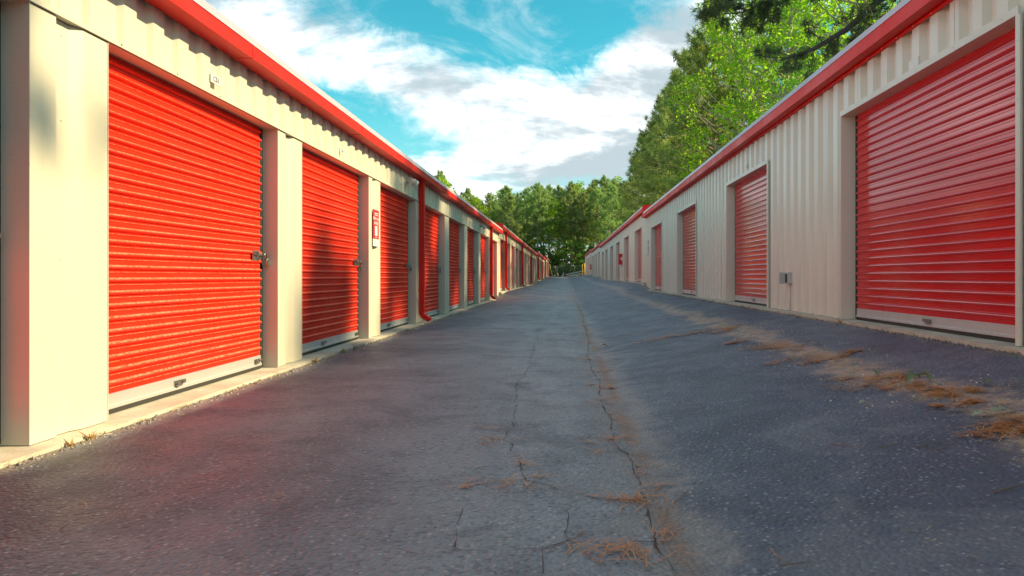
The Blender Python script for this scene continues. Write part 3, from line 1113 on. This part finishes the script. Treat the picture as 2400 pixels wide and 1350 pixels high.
def fence():
    y, z = 131.0, 0.76
    o = root('chain_link_fence', (0, y, z), 'grey chain-link fence across the end of the lane before the woods', 'fence')
    x0, x1 = -7.5, 11.0
    for x in np.arange(x0, x1 + .1, 3.08):
        q = MB().tube([(x, 0, -0.1), (x, 0, 2.02)], 0.038, 10).build('post', 'galv', o, True)
        MB().tube([(x, 0, 2.02), (x, 0, 2.05), (x, 0, 2.08)], [0.046, 0.046, 0.02], 10).build('cap', 'galv', q, True)
    MB().tube([(x0, 0, 1.97), (x1, 0, 1.97)], 0.024, 8).build('top_rail', 'galv', o, True)
    MB().tube([(x0, 0, 0.12), (x1, 0, 0.12)], 0.012, 6).build('tension_wire', 'galv', o, True)
    b = MB()
    st = 0.115
    n = int((x1 - x0) / st)
    for k in range(-17, n):
        for sg in (1, -1):
            xa, za = x0 + k * st, (0.1 if sg > 0 else 1.95)
            xb, zb = xa + 1.85, (1.95 if sg > 0 else 0.1)
            if xa < x0:
                t = (x0 - xa) / 1.85
                za += (zb - za) * t
                xa = x0
            if xb > x1:
                t = (xb - x1) / 1.85
                zb -= (zb - (0.1 if sg > 0 else 1.95)) * t
                xb = x1
            b.add([(xa, .003 * sg, za - .006), (xb, .003 * sg, zb - .006), (xb, .003 * sg, zb + .006), (xa, .003 * sg, za + .006)], [(0, 1, 2, 3)])
    b.build('wire_mesh', 'galv', o)['kind'] = 'stuff'


fence()


def beams():
    spec = [((0.2, 117.5, .30), (3.6, 118.4, 1.02), .10, .14, 'long pale beam sloping up highest of the stacked beams'),
            ((0.9, 117.0, .10), (3.9, 117.8, .44), .10, .12, 'pale beam lying lowest in front of the stacked beams'),
            ((0.5, 117.9, .12), (3.8, 118.7, .72), .08, .12, 'thin pale beam between the upper and lower stacked beams')]
    for (a, b, wd, hg, lab) in spec:
        za = 0.78
        A, Bv = Vector((a[0], a[1], za + a[2])), Vector((b[0], b[1], za + b[2]))
        L = (Bv - A).length
        o = root('stacked_beam', A, lab, 'beam', 'pale beams piled before the fence')
        m = MB()
        m.box(0, L, -wd / 2, wd / 2, 0, .02)
        m.box(0, L, -wd / 2, wd / 2, hg - .02, hg)
        m.box(0, L, -.012, .012, .02, hg - .02)
        q = m.build('beam', 'timber', o)
        d = (Bv - A).normalized()
        o.rotation_euler = d.to_track_quat('X', 'Z').to_euler()
    o = root('support_block', (3.3, 118.3, 0.76), 'dark timber block propping the pile of pale beams', 'block')
    MB().bevbox(-.2, .2, -.5, .5, 0, .45, .02).build('lower_block', 'twig', o)
    MB().bevbox(-.15, .15, -.45, .45, .451, .80, .02).build('upper_block', 'twig', o)


beams()


# ------------------------------------------------------------------ trees
def tubes_np(paths, n=6):
    V, F = [], []
    off = 0
    for pts, rad in paths:
        b = MB().tube(pts, rad, n, False)
        V += b.v
        F += [tuple(i + off for i in f) for f in b.f]
        off += len(b.v)
    return V, F


def rand_unit(n):
    v = rng.normal(size=(n, 3))
    return v / np.linalg.norm(v, axis=1, keepdims=True)


def needle_tufts(cent, dirs, n, length, width, spread):
    """star-shaped needle bundles: n flat tapering needles per tuft"""
    k = len(cent)
    d = dirs[:, None, :] * (1 - spread) + rand_unit(k * n).reshape(k, n, 3) * spread * 1.6
    d /= np.linalg.norm(d, axis=2, keepdims=True)
    s = np.cross(d, rand_unit(k * n).reshape(k, n, 3))
    s /= np.linalg.norm(s, axis=2, keepdims=True) + 1e-9
    ln = length * rng.uniform(0.65, 1.15, (k, n, 1))
    c = cent[:, None, :] + rng.normal(0, length * 0.12, (k, n, 3))
    a = c - s * width / 2
    b = c + s * width / 2
    t = c + d * ln + np.array([0, 0, -0.08]) * ln
    v = np.stack([a, b, t], 2).reshape(-1, 3)
    f = np.arange(len(v)).reshape(-1, 3)
    return v, f


def pine_variant(h, crown_from, spread, tufts_per, n_need, length, width, nb, mat, seed):
    rs = random.Random(seed)
    bend = (rs.uniform(-.4, .4), rs.uniform(-.4, .4))
    trunk = []
    for i in range(11):
        t = i / 10
        trunk.append(Vector((bend[0] * math.sin(t * 2.6), bend[1] * math.sin(t * 2.1), h * t)))
    rad = [0.013 * h * (1 - 0.9 * (i / 10)) ** 0.9 * (1.25 if i == 0 else 1) for i in range(11)]
    paths = [(trunk, rad)]

    def tp(t):
        x = t * 10
        i = min(int(x), 9)
        return trunk[i].lerp(trunk[i + 1], x - i)
    C, D = [], []
    for k in range(nb):
        t = crown_from + (1 - crown_from) * ((k + rs.random()) / nb) ** 0.9
        u = (t - crown_from) / (1 - crown_from)
        L = spread * (0.28 + 0.95 * math.sin(math.pi * min(1, 0.18 + u * 0.86)) ** 0.9) * rs.uniform(0.55, 1.1)
        az = k * 2.4 + rs.uniform(-.5, .5)
        base = tp(min(t, .995))
        el = R(rs.uniform(-8, 18) + 45 * u ** 2)
        dr = Vector((math.cos(az) * math.cos(el), math.sin(az) * math.cos(el), math.sin(el)))
        pts = []
        for j in range(5):
            s = j / 4
            p = base + dr * (L * s) + Vector((0, 0, -0.10 * L * math.sin(s * 2.2) + 0.16 * L * s * s))
            pts.append(p)
        r0 = 0.022 + 0.018 * L
        paths.append((pts, [r0 * (1 - 0.85 * j / 4) for j in range(5)]))
        m = max(4, int(tufts_per * (0.4 + L / spread)))
        for q in range(m):
            s = rs.uniform(0.28, 1.0) ** 0.75
            j = min(int(s * 4), 3)
            p = pts[j].lerp(pts[j + 1], s * 4 - j)
            side = Vector((-dr.y, dr.x, 0)) * rs.uniform(-1, 1) * 0.42 * L * (1.15 - s) + Vector((0, 0, rs.uniform(-.18, .35) * (0.4 + .2 * L)))
            C.append(p + side)
            dd = (dr + side.normalized() * 0.7 + Vector((0, 0, 0.45))).normalized() if side.length > 1e-4 else dr
            D.append(dd)
    for q in range(10):
        C.append(tp(.97 + .03 * rs.random()) + Vector((rs.uniform(-.2, .2), rs.uniform(-.2, .2), rs.uniform(-.2, .5))))
        D.append(Vector((0, 0, 1)))
    v, f = needle_tufts(np.array([tuple(c) for c in C]), np.array([tuple(d) for d in D]), n_need, length, width, 0.52)
    tv, tf = tubes_np(paths, 6)
    return mesh('trunk', tv, tf, 'bark', True), mesh_np('crown', v, f, mat)


def broad_variant(h, crown_from, rx, nclump, leaves_per, size, mat, seed, bark='bark_pale'):
    rs = random.Random(seed)
    g = np.random.default_rng(seed)
    trunk = [Vector((0.25 * math.sin(i * .7 + seed), 0.25 * math.cos(i * .6 + seed) - .25 * math.cos(seed), h * 0.92 * i / 9)) for i in range(10)]
    trunk[0] = Vector((0, 0, 0))
    paths = [(trunk, [0.014 * h * (1 - 0.9 * i / 9) * (1.3 if i == 0 else 1) for i in range(10)])]
    cz0, cz1 = h * crown_from, h
    V = []
    for k in range(nclump):
        u = (k + rs.random()) / nclump
        z = cz0 + (cz1 - cz0) * u
        env = rx * (0.35 + 0.75 * math.sin(math.pi * (0.14 + 0.80 * u)))
        az = k * 2.399 + rs.uniform(-.6, .6)
        rr = env * rs.uniform(0.35, 1.05)
        c = Vector((rr * math.cos(az), rr * math.sin(az), z + rs.uniform(-.5, .5)))
        t0 = max(0.1, (z - 0.35 * rr - 1.0) / (h * .92))
        i = min(int(t0 * 9), 8)
        b = trunk[i].lerp(trunk[i + 1], min(1, t0 * 9 - i))
        mid = b.lerp(c, .55) + Vector((0, 0, -.12 * rr))
        paths.append(([b, mid, c], [0.03 + .012 * rr, .02 + .006 * rr, .008]))
        cr = rs.uniform(0.55, 1.15) * rx * 0.28
        n = int(leaves_per * (cr / (rx * .28)) ** 2)
        p = g.normal(0, 1, (n, 3))
        p /= np.linalg.norm(p, axis=1, keepdims=True)
        p *= (g.uniform(0.15, 1, (n, 1)) ** 0.45) * np.array([cr, cr, cr * 0.72])
        V.append(p + np.array(tuple(c)))
    C = np.concatenate(V)
    n = len(C)
    nrm = g.normal(0, 1, (n, 3)) + np.array([0, 0, 0.9])
    nrm /= np.linalg.norm(nrm, axis=1, keepdims=True)
    a = np.cross(nrm, g.normal(0, 1, (n, 3)))
    a /= np.linalg.norm(a, axis=1, keepdims=True)
    b = np.cross(nrm, a)
    sz = size * g.uniform(0.6, 1.25, (n, 1))
    tip = np.array([0, 0, -0.25]) * sz
    q = np.stack([C - a * sz * .5, C + b * sz * .34, C + a * sz * .55 + tip, C - b * sz * .34], 1).reshape(-1, 3)
    f = np.arange(len(q)).reshape(-1, 4)
    tv, tf = tubes_np(paths, 6)
    return mesh('trunk', tv, tf, bark, True), mesh_np('crown', q, f, mat)


PINES = [pine_variant(20, .40, 3.4, 12, 13, .62, .085, 66, 'needles_far', 1),
         pine_variant(20, .46, 3.0, 12, 13, .60, .085, 60, 'needles_far', 2),
         pine_variant(19, .34, 3.6, 12, 13, .64, .088, 72, 'needles_far', 3)]
LUSH = [pine_variant(22, .16, 3.8, 15, 14, .60, .062, 96, 'needles', 11),
        pine_variant(23, .20, 3.5, 15, 14, .60, .062, 92, 'needles', 12)]
BROAD = [broad_variant(18, .22, 4.0, 100, 95, .34, 'leaves', 21), broad_variant(20, .25, 3.7, 100, 95, .34, 'leaves', 22)]
NEARB = [broad_variant(24, .10, 4.6, 150, 125, .25, 'leaves', 31), broad_variant(22, .12, 4.2, 140, 120, .25, 'leaves', 32)]
LIME = [broad_variant(9, .2, 2.0, 45, 90, .24, 'lime', 41)]
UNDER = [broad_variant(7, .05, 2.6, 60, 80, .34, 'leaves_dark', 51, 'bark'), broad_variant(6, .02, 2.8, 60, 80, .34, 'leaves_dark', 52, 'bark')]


def tree(kind, var, x, y, scale, label, group, name='pine_tree', z=None, sq=1.0):
    if z is None:
        z = float(np.interp(y, [0, 30, 60, 100, 127, 132, 200], [-.3, -.12, .05, .35, .60, .78, 1.0]))
    o = root(name, (x, y, z - 0.1), label, 'tree', group, random.uniform(0, 6.28))
    o.scale = (scale * sq, scale * sq, scale)
    link('trunk', kind[var][0], o)
    link('crown', kind[var][1], o)
    return o


# the wood across the end of the lane, three loose rows deep
G_FAR = 'trees of the wood behind the fence'
k = 0
for row, (yy, n, x0, x1) in enumerate(((137, 13, -27, 11), (147, 14, -31, 13), (160, 15, -36, 15), (176, 12, -38, 14))):
    for i in range(n):
        x = x0 + (x1 - x0) * (i + 0.5) / n + random.uniform(-.9, .9)
        y = yy + random.uniform(-3.5, 3.5)
        # the skyline climbs from left to right
        s = np.interp(x, [-36, -22, -8, 4, 14], [.86, .92, .98, 1.06, 1.10]) * random.uniform(.76, .95) * (y / 150) ** 0.75
        if k % 5 == 3:
            tree(BROAD, k % 2, x, y, s * 1.02, 'leafy broadleaf tree among the tall pines of the wood beyond the fence', G_FAR + ', broadleaf', 'broadleaf_tree')
        else:
            tree(PINES, k % 3, x, y, s, 'tall slim pine in the wood beyond the chain-link fence', G_FAR + ', pines')
        k += 1
for i in range(18):
    x = -10 + 2.7 * (i % 9) + random.uniform(-.9, .9)
    tree(UNDER, i % 2, x, (134.5, 141)[i // 9] + random.uniform(-1, 3), random.uniform(.55, 1.0), 'low dark shrub at the foot of the wood behind the fence',
         'shrubs at the foot of the wood', 'shrub')

tree(BROAD, 0, -21.5, 128, 0.93, 'round bright green broadleaf tree above the left roofs beside the far pines', None, 'broadleaf_tree')
tree(PINES, 1, -23.5, 140, 0.98, 'lone slim pine top showing just over the left roof edge', None)

# the row behind the right buildings
RROW = [(LUSH, 0, 12.6, 124, .93), (LUSH, 1, 12.2, 113, .93), (LUSH, 0, 12.4, 103, .98), (LUSH, 1, 12.0, 94, .98), (LUSH, 0, 12.4, 85, 1.02),
        (LUSH, 1, 12.2, 77, 1.04), (LUSH, 0, 12.6, 69, 1.06), (LUSH, 1, 13.0, 62, 1.05)]
for i, (kd, v, x, y, s) in enumerate(RROW):
    tree(kd, v, x + random.uniform(-.4, .4), y, s * random.uniform(.96, 1.04), f'{ORD[7 - i]} full dense pine counted back from the tall broadleaf tree at right', 'dense pines behind the right buildings')
for i, (x, y, s) in enumerate(((17, 118, 1.0), (17.5, 100, 1.02), (17, 84, 1.05), (18, 70, 1.1), (18, 58, 1.1), (19, 47, 1.1))):
    tree(LUSH, i % 2, x, y, s, f'{ORD[5 - i]} pine deep behind the right row, counted away from the camera', 'second row of pines behind the right buildings')
tree(NEARB, 0, 13.4, 52, 1.02, 'tall bright green broadleaf tree reaching the top of the picture on the right', None, 'broadleaf_tree')
tree(NEARB, 1, 13.2, 42, 1.00, 'full broadleaf tree behind the limb of the near dark pine', None, 'broadleaf_tree')
tree(NEARB, 0, 14.6, 34, 0.98, 'leafy broadleaf tree closest behind the right roof edge', None, 'broadleaf_tree')
tree(LIME, 0, 11.2, 61, 1.0, 'small lime green sapling against the dark pines', None, 'sapling_tree')
tree(LIME, 0, 10.6, 66, 0.72, 'lower lime green sapling peeping over the right roof', None, 'sapling_tree')
tree(UNDER, 0, 10.8, 55, 1.0, 'dark leafy bush rising over the right roof below the sapling', None, 'shrub')
tree(UNDER, 1, 10.8, 47, 1.0, 'dark leafy bush just over the right roof before the tall broadleaf tree', None, 'shrub')


def near_pine():
    """the pine whose dark limb reaches in from the right, over the roof"""
    o = root('pine_tree', (12.2, 22.5, -0.3), 'near dark pine with a long limb reaching out over the right roof', 'tree')
    rs = random.Random(5)
    B = Vector((12.2, 22.5, -0.3))
    trunk = [Vector((0.1 * math.sin(i), .1 * math.cos(i), 2.2 * i)) for i in range(11)]
    paths = [(trunk, [0.30 * (1 - .085 * i) for i in range(11)])]
    C, D = [], []

    def limb(pts, r0, every, tl, dens):
        pts = [Vector(p) - B for p in pts]
        paths.append((pts, [r0 * (1 - .82 * i / (len(pts) - 1)) for i in range(len(pts))]))
        for i in range(len(pts) - 1):
            a, b = pts[i], pts[i + 1]
            n = max(1, int((b - a).length / every))
            for q in range(n):
                if i == 0 and rs.random() < .6:
                    continue
                s = a.lerp(b, (q + rs.random()) / n)
                dr = (b - a).normalized()
                sd = Vector((rs.uniform(-1, 1), rs.uniform(-1, 1), rs.uniform(-.8, .55)))
                sd = (sd - dr * sd.dot(dr) + dr * .5).normalized()
                L = tl * rs.uniform(.45, 1.1)
                tw = [s, s + sd * L * .5 + Vector((0, 0, -.03)), s + sd * L + Vector((0, 0, -.05 * L))]
                paths.append((tw, [.018, .011, .005]))
                for w_ in range(dens):
                    t = rs.uniform(.35, 1.05)
                    C.append(s + sd * L * t + Vector((rs.gauss(0, .10), rs.gauss(0, .10), rs.gauss(0, .08))))
                    D.append((sd + Vector((0, 0, .1)) + Vector((rs.gauss(0, .35), rs.gauss(0, .35), rs.gauss(0, .3)))).normalized())
    limb([(12.2, 22.5, 10.6), (10.8, 22.3, 9.9), (9.5, 22.0, 9.2), (8.4, 21.8, 8.2), (7.4, 21.8, 7.6), (6.4, 21.7, 7.25)], .17, .20, 1.25, 11)
    limb([(12.2, 22.5, 12.2), (10.0, 22.0, 11.2), (8.0, 21.6, 9.9), (6.2, 21.2, 9.1), (4.7, 21.0, 8.75)], .12, .18, 1.15, 12)
    limb([(8.0, 21.6, 9.9), (6.6, 22.0, 9.3), (5.4, 22.4, 8.9), (4.4, 22.6, 8.9)], .05, .18, 1.05, 11)
    limb([(9.5, 22.0, 9.2), (9.0, 21.0, 9.3), (8.7, 20.0, 9.4)], .06, .3, .9, 8)
    limb([(12.2, 22.5, 13.5), (13.4, 21.0, 13.2), (14.5, 19.8, 13.2)], .1, .3, 1.2, 8)
    limb([(12.2, 22.5, 15.5), (10.4, 21.8, 15.4), (8.8, 21.4, 15.6)], .1, .3, 1.2, 8)
    limb([(12.2, 22.5, 17.5), (13.4, 23.4, 18.0), (14.6, 24.3, 18.4)], .08, .3, 1.2, 8)
    limb([(12.2, 22.5, 18.5), (11.0, 23.2, 19.4), (10.0, 24.0, 20.0)], .08, .3, 1.2, 8)
    v, f = needle_tufts(np.array([tuple(c) for c in C]), np.array([tuple(d) for d in D]), 22, .28, .018, .55)
    tv, tf = tubes_np(paths, 6)
    tm, cm = mesh('trunk', tv, tf, 'bark_shade_toned', True), mesh_np('crown', v, f, 'needles_shade_toned')
    link('trunk', tm, o)
    link('crown', cm, o)
    # a second such pine stands beside the camera and shades the first left pillar
    o2 = root('pine_tree', (12.2, 3.7, -0.3), 'dark pine beside the big right door, its limb shading the first left pillar', 'tree')
    link('trunk', tm, o2)
    link('crown', cm, o2)


near_pine()
# tall pines further off on the sun's side: their soft shade dapples the left doors
for i, (x, y, s_) in enumerate(((34, 10.2, 1.17), (32, 14.6, 1.22), (34, 19.0, 1.30), (31.5, 23.4, 1.25))):
    tree(PINES, i % 3, x, y, s_, f'{ORD[i]} tall pine far behind the near right building, its soft shade on the left doors', 'pines that shade the left doors')


# ------------------------------------------------------------------ litter on the lane
def straw(name, label, spots, mat, length, width, thin=1.0, grow=1.0):
    V = []
    for (c, rx, ry, ang, n) in spots:
        n = max(2, int(n * thin))
        rx, ry = rx * grow, ry * grow
        ca, sa = math.cos(ang), math.sin(ang)
        k = max(3, n // 25)
        cx, cy = rng.normal(0, .48, k) * rx, rng.normal(0, .48, k) * ry
        pick = rng.integers(0, k, n)
        sp = rng.uniform(.08, .38, k)
        lx = cx[pick] + rng.normal(0, 1, n) * sp[pick] * rx
        ly = cy[pick] + rng.normal(0, 1, n) * sp[pick] * ry
        X = c.x + lx * ca - ly * sa
        Y = c.y + lx * sa + ly * ca
        for x, y in zip(X, Y):
            a = random.uniform(0, math.pi)
            L = length * random.uniform(.4, 1.1)
            z = gz(x, y) + 0.006 + abs(random.gauss(0, .007))
            tx, ty = math.cos(a), math.sin(a)
            bend = random.uniform(-.15, .15) * L
            tilt = random.gauss(0, .05) * L
            p0 = (x - tx * L / 2, y - ty * L / 2, z - tilt)
            p1 = (x - ty * bend, y + tx * bend, z + .002)
            p2 = (x + tx * L / 2, y + ty * L / 2, z + tilt)
            for p, q in ((p0, p1), (p1, p2)):
                V += [(p[0] - ty * width / 2, p[1] + tx * width / 2, max(p[2], gz(p[0], p[1]) + .004)),
                      (p[0] + ty * width / 2, p[1] - tx * width / 2, max(p[2], gz(p[0], p[1]) + .004)),
                      (q[0] + ty * width / 2, q[1] - tx * width / 2, max(q[2], gz(q[0], q[1]) + .004)),
                      (q[0] - ty * width / 2, q[1] + tx * width / 2, max(q[2], gz(q[0], q[1]) + .004))]
    f = np.arange(len(V)).reshape(-1, 4)
    o = link(name, mesh_np(name, V, f, mat))
    return tag(o, label, 'pine straw', None, 'stuff')


SE = [(gp(1490, 1285), .10, .05, .2, 150), (gp(1510, 1172), .07, .035, .1, 110), (gp(1440, 1030), .07, .03, .5, 80), (gp(1404, 903), .10, .07, 1.2, 160),
      (gp(1408, 940), .05, .16, 0, 70), (gp(1382, 846), .07, .14, 0, 120), (gp(1400, 798), .30, .10, .1, 170), (gp(1352, 690), .22, .8, 0, 200), (gp(1345, 668), .25, 1.6, 0, 160),
      (gp(1228, 1110), .05, .11, 0, 60), (gp(1225, 1130), .09, .03, 0, 60), (gp(1120, 1140), .10, .03, 0, 30), (gp(1175, 1035), .10, .06, 0, 50), (gp(1400, 1062), .05, .03, 0, 26),
      (gp(1190, 1010), .2, .1, 0, 20)]
for _ in range(46):
    y = random.uniform(2.0, 22) ** 1.0
    SE.append((Vector((0.34 + random.gauss(0, .035), y, 0)), .05, .14, 0, 40))
straw('pine_straw_by_seam', 'rusty pine needles caught along the crack in the middle of the lane', SE, 'dry_needles', .13, .0036, .30, 2.0)
DR = [(gp(1630, 781), .38, .12, .25, 900), (gp(1690, 776), .18, .14, .3, 500), (gp(1725, 802), .16, .10, .2, 300), (gp(1815, 815), .22, .16, -.6, 700), (gp(1900, 842), .2, .22, -.7, 600),
      (gp(1990, 830), .10, .10, 0, 220), (gp(2030, 895), .16, .12, 0, 500), (gp(2100, 905), .12, .10, 0, 200), (gp(2225, 925), .10, .16, 0, 480), (gp(2240, 950), .07, .05, 0, 200),
      (gp(2340, 1005), .12, .10, 0, 480), (gp(2390, 1020), .10, .10, 0, 420), (gp(1530, 712), .35, .9, -.3, 350), (gp(1490, 725), .5, .12, .3, 200)]
straw('pine_straw_drifts', 'rusty drifts of pine needles along the sandy strip by the right building', DR, 'dry_needles', .09, .0042, .50, 1.45)
SA = []
for _ in range(70):
    y = random.uniform(2.2, 14)
    SA.append((Vector((2.02 + random.gauss(0, .16), y, 0)), .18, .2, random.uniform(0, 3), 26))
for _ in range(90):
    SA.append((Vector((random.uniform(-2.3, 2.7), random.uniform(1.8, 14), 0)), .15, .15, 0, 2))
for _ in range(60):
    y = random.uniform(1.8, 20)
    SA.append((Vector((-2.44 + random.gauss(0, .012), y, 0)), .03, .10, 0, 14))
    SA.append((Vector((2.82 + random.gauss(0, .015), y, 0)), .03, .10, 0, 12))
straw('loose_straw', 'thin pale straw and chaff scattered over the asphalt and slab edges', SA, 'dry_straw', .06, .0026)


def edge_grit(name, label, xc, n, mat, r0, r1, spread, y1):
    """crumbs of stone and asphalt along a slab edge, too many to count"""
    V, F = [], []
    for _ in range(n):
        x = xc + random.gauss(0, spread)
        y = 1.6 + (y1 - 1.6) * random.random() ** 1.6
        r = random.uniform(r0, r1)
        z = gz(x, y) + r * .3
        a = random.uniform(0, 3)
        k = len(V)
        for i in range(4):
            t = a + i * 1.57 + random.uniform(-.4, .4)
            q = r * random.uniform(.7, 1.2)
            V.append((x + q * math.cos(t), y + q * math.sin(t), z - r * .4))
        V.append((x + random.gauss(0, r * .3), y + random.gauss(0, r * .3), z + r * random.uniform(.3, .8)))
        F += [(k, k + 1, k + 4), (k + 1, k + 2, k + 4), (k + 2, k + 3, k + 4), (k + 3, k, k + 4)]
    o = link(name, mesh(name, V, F, mat))
    tag(o, label, 'grit', None, 'stuff')


edge_grit('left_edge_gravel', 'dark asphalt crumbs along the concrete edge of the left building', -2.425, 800, 'asphalt', .006, .020, .022, 24)
edge_grit('right_edge_gravel', 'dark asphalt crumbs along the concrete edge of the right building', 2.815, 1400, 'asphalt', .006, .020, .022, 24)
edge_grit('left_edge_sand', 'pale grit washed along the left slab edge', -2.40, 350, 'slab', .004, .010, .05, 18)
edge_grit('drip_line_sand', 'pale grit and chips strewn along the drip line on the right', 2.02, 450, 'slab', .004, .011, .22, 14)


def weeds():
    V = []
    for _ in range(11):
        y = 2.3 + 14 * random.random() ** 1.7
        x = random.choice((-2.44, -2.43, 2.825))
        z = gz(x, y)
        for _ in range(random.randint(6, 16)):
            a, l = random.uniform(0, 6.28), random.uniform(.02, .065)
            lean = random.uniform(.2, 1.1)
            w_ = .0028
            t = (x + math.cos(a) * l * lean, y + math.sin(a) * l * lean, z + l)
            V += [(x - math.sin(a) * w_ + random.gauss(0, .012), y + math.cos(a) * w_ + random.gauss(0, .02), z), (x + math.sin(a) * w_, y - math.cos(a) * w_, z), t]
    o = link('dry_weeds', mesh_np('dry_weeds', V, np.arange(len(V)).reshape(-1, 3), 'dry_straw'))
    tag(o, 'sparse dry weeds sprouting from the joints at the slab edges', 'weeds', None, 'stuff')


weeds()


def leaf_mesh(mat, seed, curl):
    """lobed leaf with a stem, curled"""
    rs = random.Random(seed)
    L = 1.0
    half = []
    n = 13
    for i in range(n):
        t = i / (n - 1)
        wv = math.sin(math.pi * t ** .85) * .30 * (0.62 + .38 * math.cos(t * 22)) + .015
        half.append((t, wv))
    v, f = [], []
    for (t, wv) in half:
        z = curl * .35 * math.sin(t * 3.0)
        v += [(t - .5, -wv, z + curl * wv * rs.uniform(.4, 1.1)), (t - .5, 0, z), (t - .5, wv, z + curl * wv * rs.uniform(.4, 1.1))]
    for i in range(n - 1):
        f += [(3 * i, 3 * i + 1, 3 * i + 4, 3 * i + 3), (3 * i + 1, 3 * i + 2, 3 * i + 5, 3 * i + 4)]
    k = len(v)
    v += [(-.5, -.012, 0), (-.5, .012, 0), (-.85, .012, .04), (-.85, -.012, .04)]
    f.append((k, k + 1, k + 2, k + 3))
    return mesh('leaf', v, f, mat, True)


def fallen(px, py, size, rz, mat, curl, label, seed, tilt=0.0):
    p = gp(px, py, 0.012)
    o = link('fallen_leaf', leaf_mesh(mat, seed, curl), None, p, (R(tilt), R(-tilt * .6), rz))
    o.scale = (size, size, size)
    tag(o, label, 'leaf', 'fallen leaves on the lane')


fallen(2140, 898, .13, .5, 'leaf_green', .75, 'large curled green leaf lying on the sandy strip', 1, 12)
fallen(2165, 895, .10, 2.0, 'leaf_green', .9, 'dark upturned leaf touching the large curled green leaf', 2, 25)
fallen(2312, 903, .09, 1.2, 'leaf_green', .6, 'small dull green leaf alone on dark asphalt by the right edge', 3)
fallen(2350, 972, .14, .15, 'leaf_pale', .3, 'long pale green leaf over rusty needles at the right edge', 4)
fallen(2300, 980, .09, .1, 'leaf_pale', .4, 'pale ragged leaf end left of the long pale leaf', 5)
fallen(2025, 950, .07, .3, 'leaf_pale', .4, 'little pale leaf on the dark asphalt below the needle drifts', 6)
fallen(2056, 881, .075, 1.0, 'leaf_green', .6, 'small grey-green leaf on top of the needle drift', 7)
fallen(2243, 967, .085, .2, 'leaf_brown', .5, 'reddish brown leaf at the foot of the sandy drift', 8)
fallen(1916, 810, .075, .4, 'leaf_green', .6, 'tiny dark leaf beside the upper end of the needle drift', 9)
fallen(1415, 816, .10, .2, 'leaf_brown', .8, 'dark crumpled leaf just right of the seam in the lane', 10)
fallen(1192, 1278, .022, .6, 'leaf_pale', .3, 'tiny pale leaf scrap by the lowest crack', 11)
fallen(1975, 778, .06, .9, 'leaf_pale', .7, 'pale curled leaf below the big right door', 12)


def twig(pts, r, label, mat='twig'):
    P = [gp(*p, lift=0.008) for p in pts]
    o = root('twig', P[0], label, 'twig', 'twigs on the lane')
    q = MB().tube([p - P[0] for p in P], [r * (1 - .6 * i / (len(P) - 1)) for i in range(len(P))], 6).build('stick', mat, o, True)
    return o


twig([(2060, 1052), (2090, 1046), (2122, 1041)], .0028, 'thin grey twig by the right edge, left of the forked twigs')
twig([(2148, 1052), (2175, 1045), (2212, 1040)], .003, 'dark straight twig below the needle drifts at right')
twig([(2195, 1060), (2215, 1052), (2240, 1042)], .0022, 'pale fork twig right of the dark straight twig')
twig([(2330, 1158), (2365, 1150), (2399, 1142)], .0035, 'thick dark twig cut by the right edge of the picture')
twig([(1825, 1332), (1865, 1327), (1902, 1322)], .0028, 'dark twig lying near the bottom edge right of the seam')
twig([(1805, 1290), (1818, 1305), (1842, 1320)], .0018, 'reddish pair of needles pointing down near the bottom edge', 'leaf_brown')
twig([(1582, 1182), (1598, 1170), (1612, 1155)], .002, 'short slanting twig right of the middle needle clump')
twig([(1945, 1045), (1975, 1048), (2008, 1054)], .0018, 'reddish long needle pair on bare asphalt at right', 'leaf_brown')
twig([(1368, 1300), (1395, 1318), (1420, 1333)], .0018, 'orange needle lying left of the largest needle clump', 'leaf_brown')
twig([(1372, 1248), (1350, 1262), (1330, 1290)], .0016, 'thin straw curving beside the crack left of the clump', 'leaf_brown')
twig([(1490, 1097), (1496, 1098), (1504, 1099)], .004, 'stubby brown stick on the pale seam')
twig([(205, 1027), (235, 1023), (263, 1020)], .004, 'pale dry stick beside the slab below the first left pillar', 'timber')
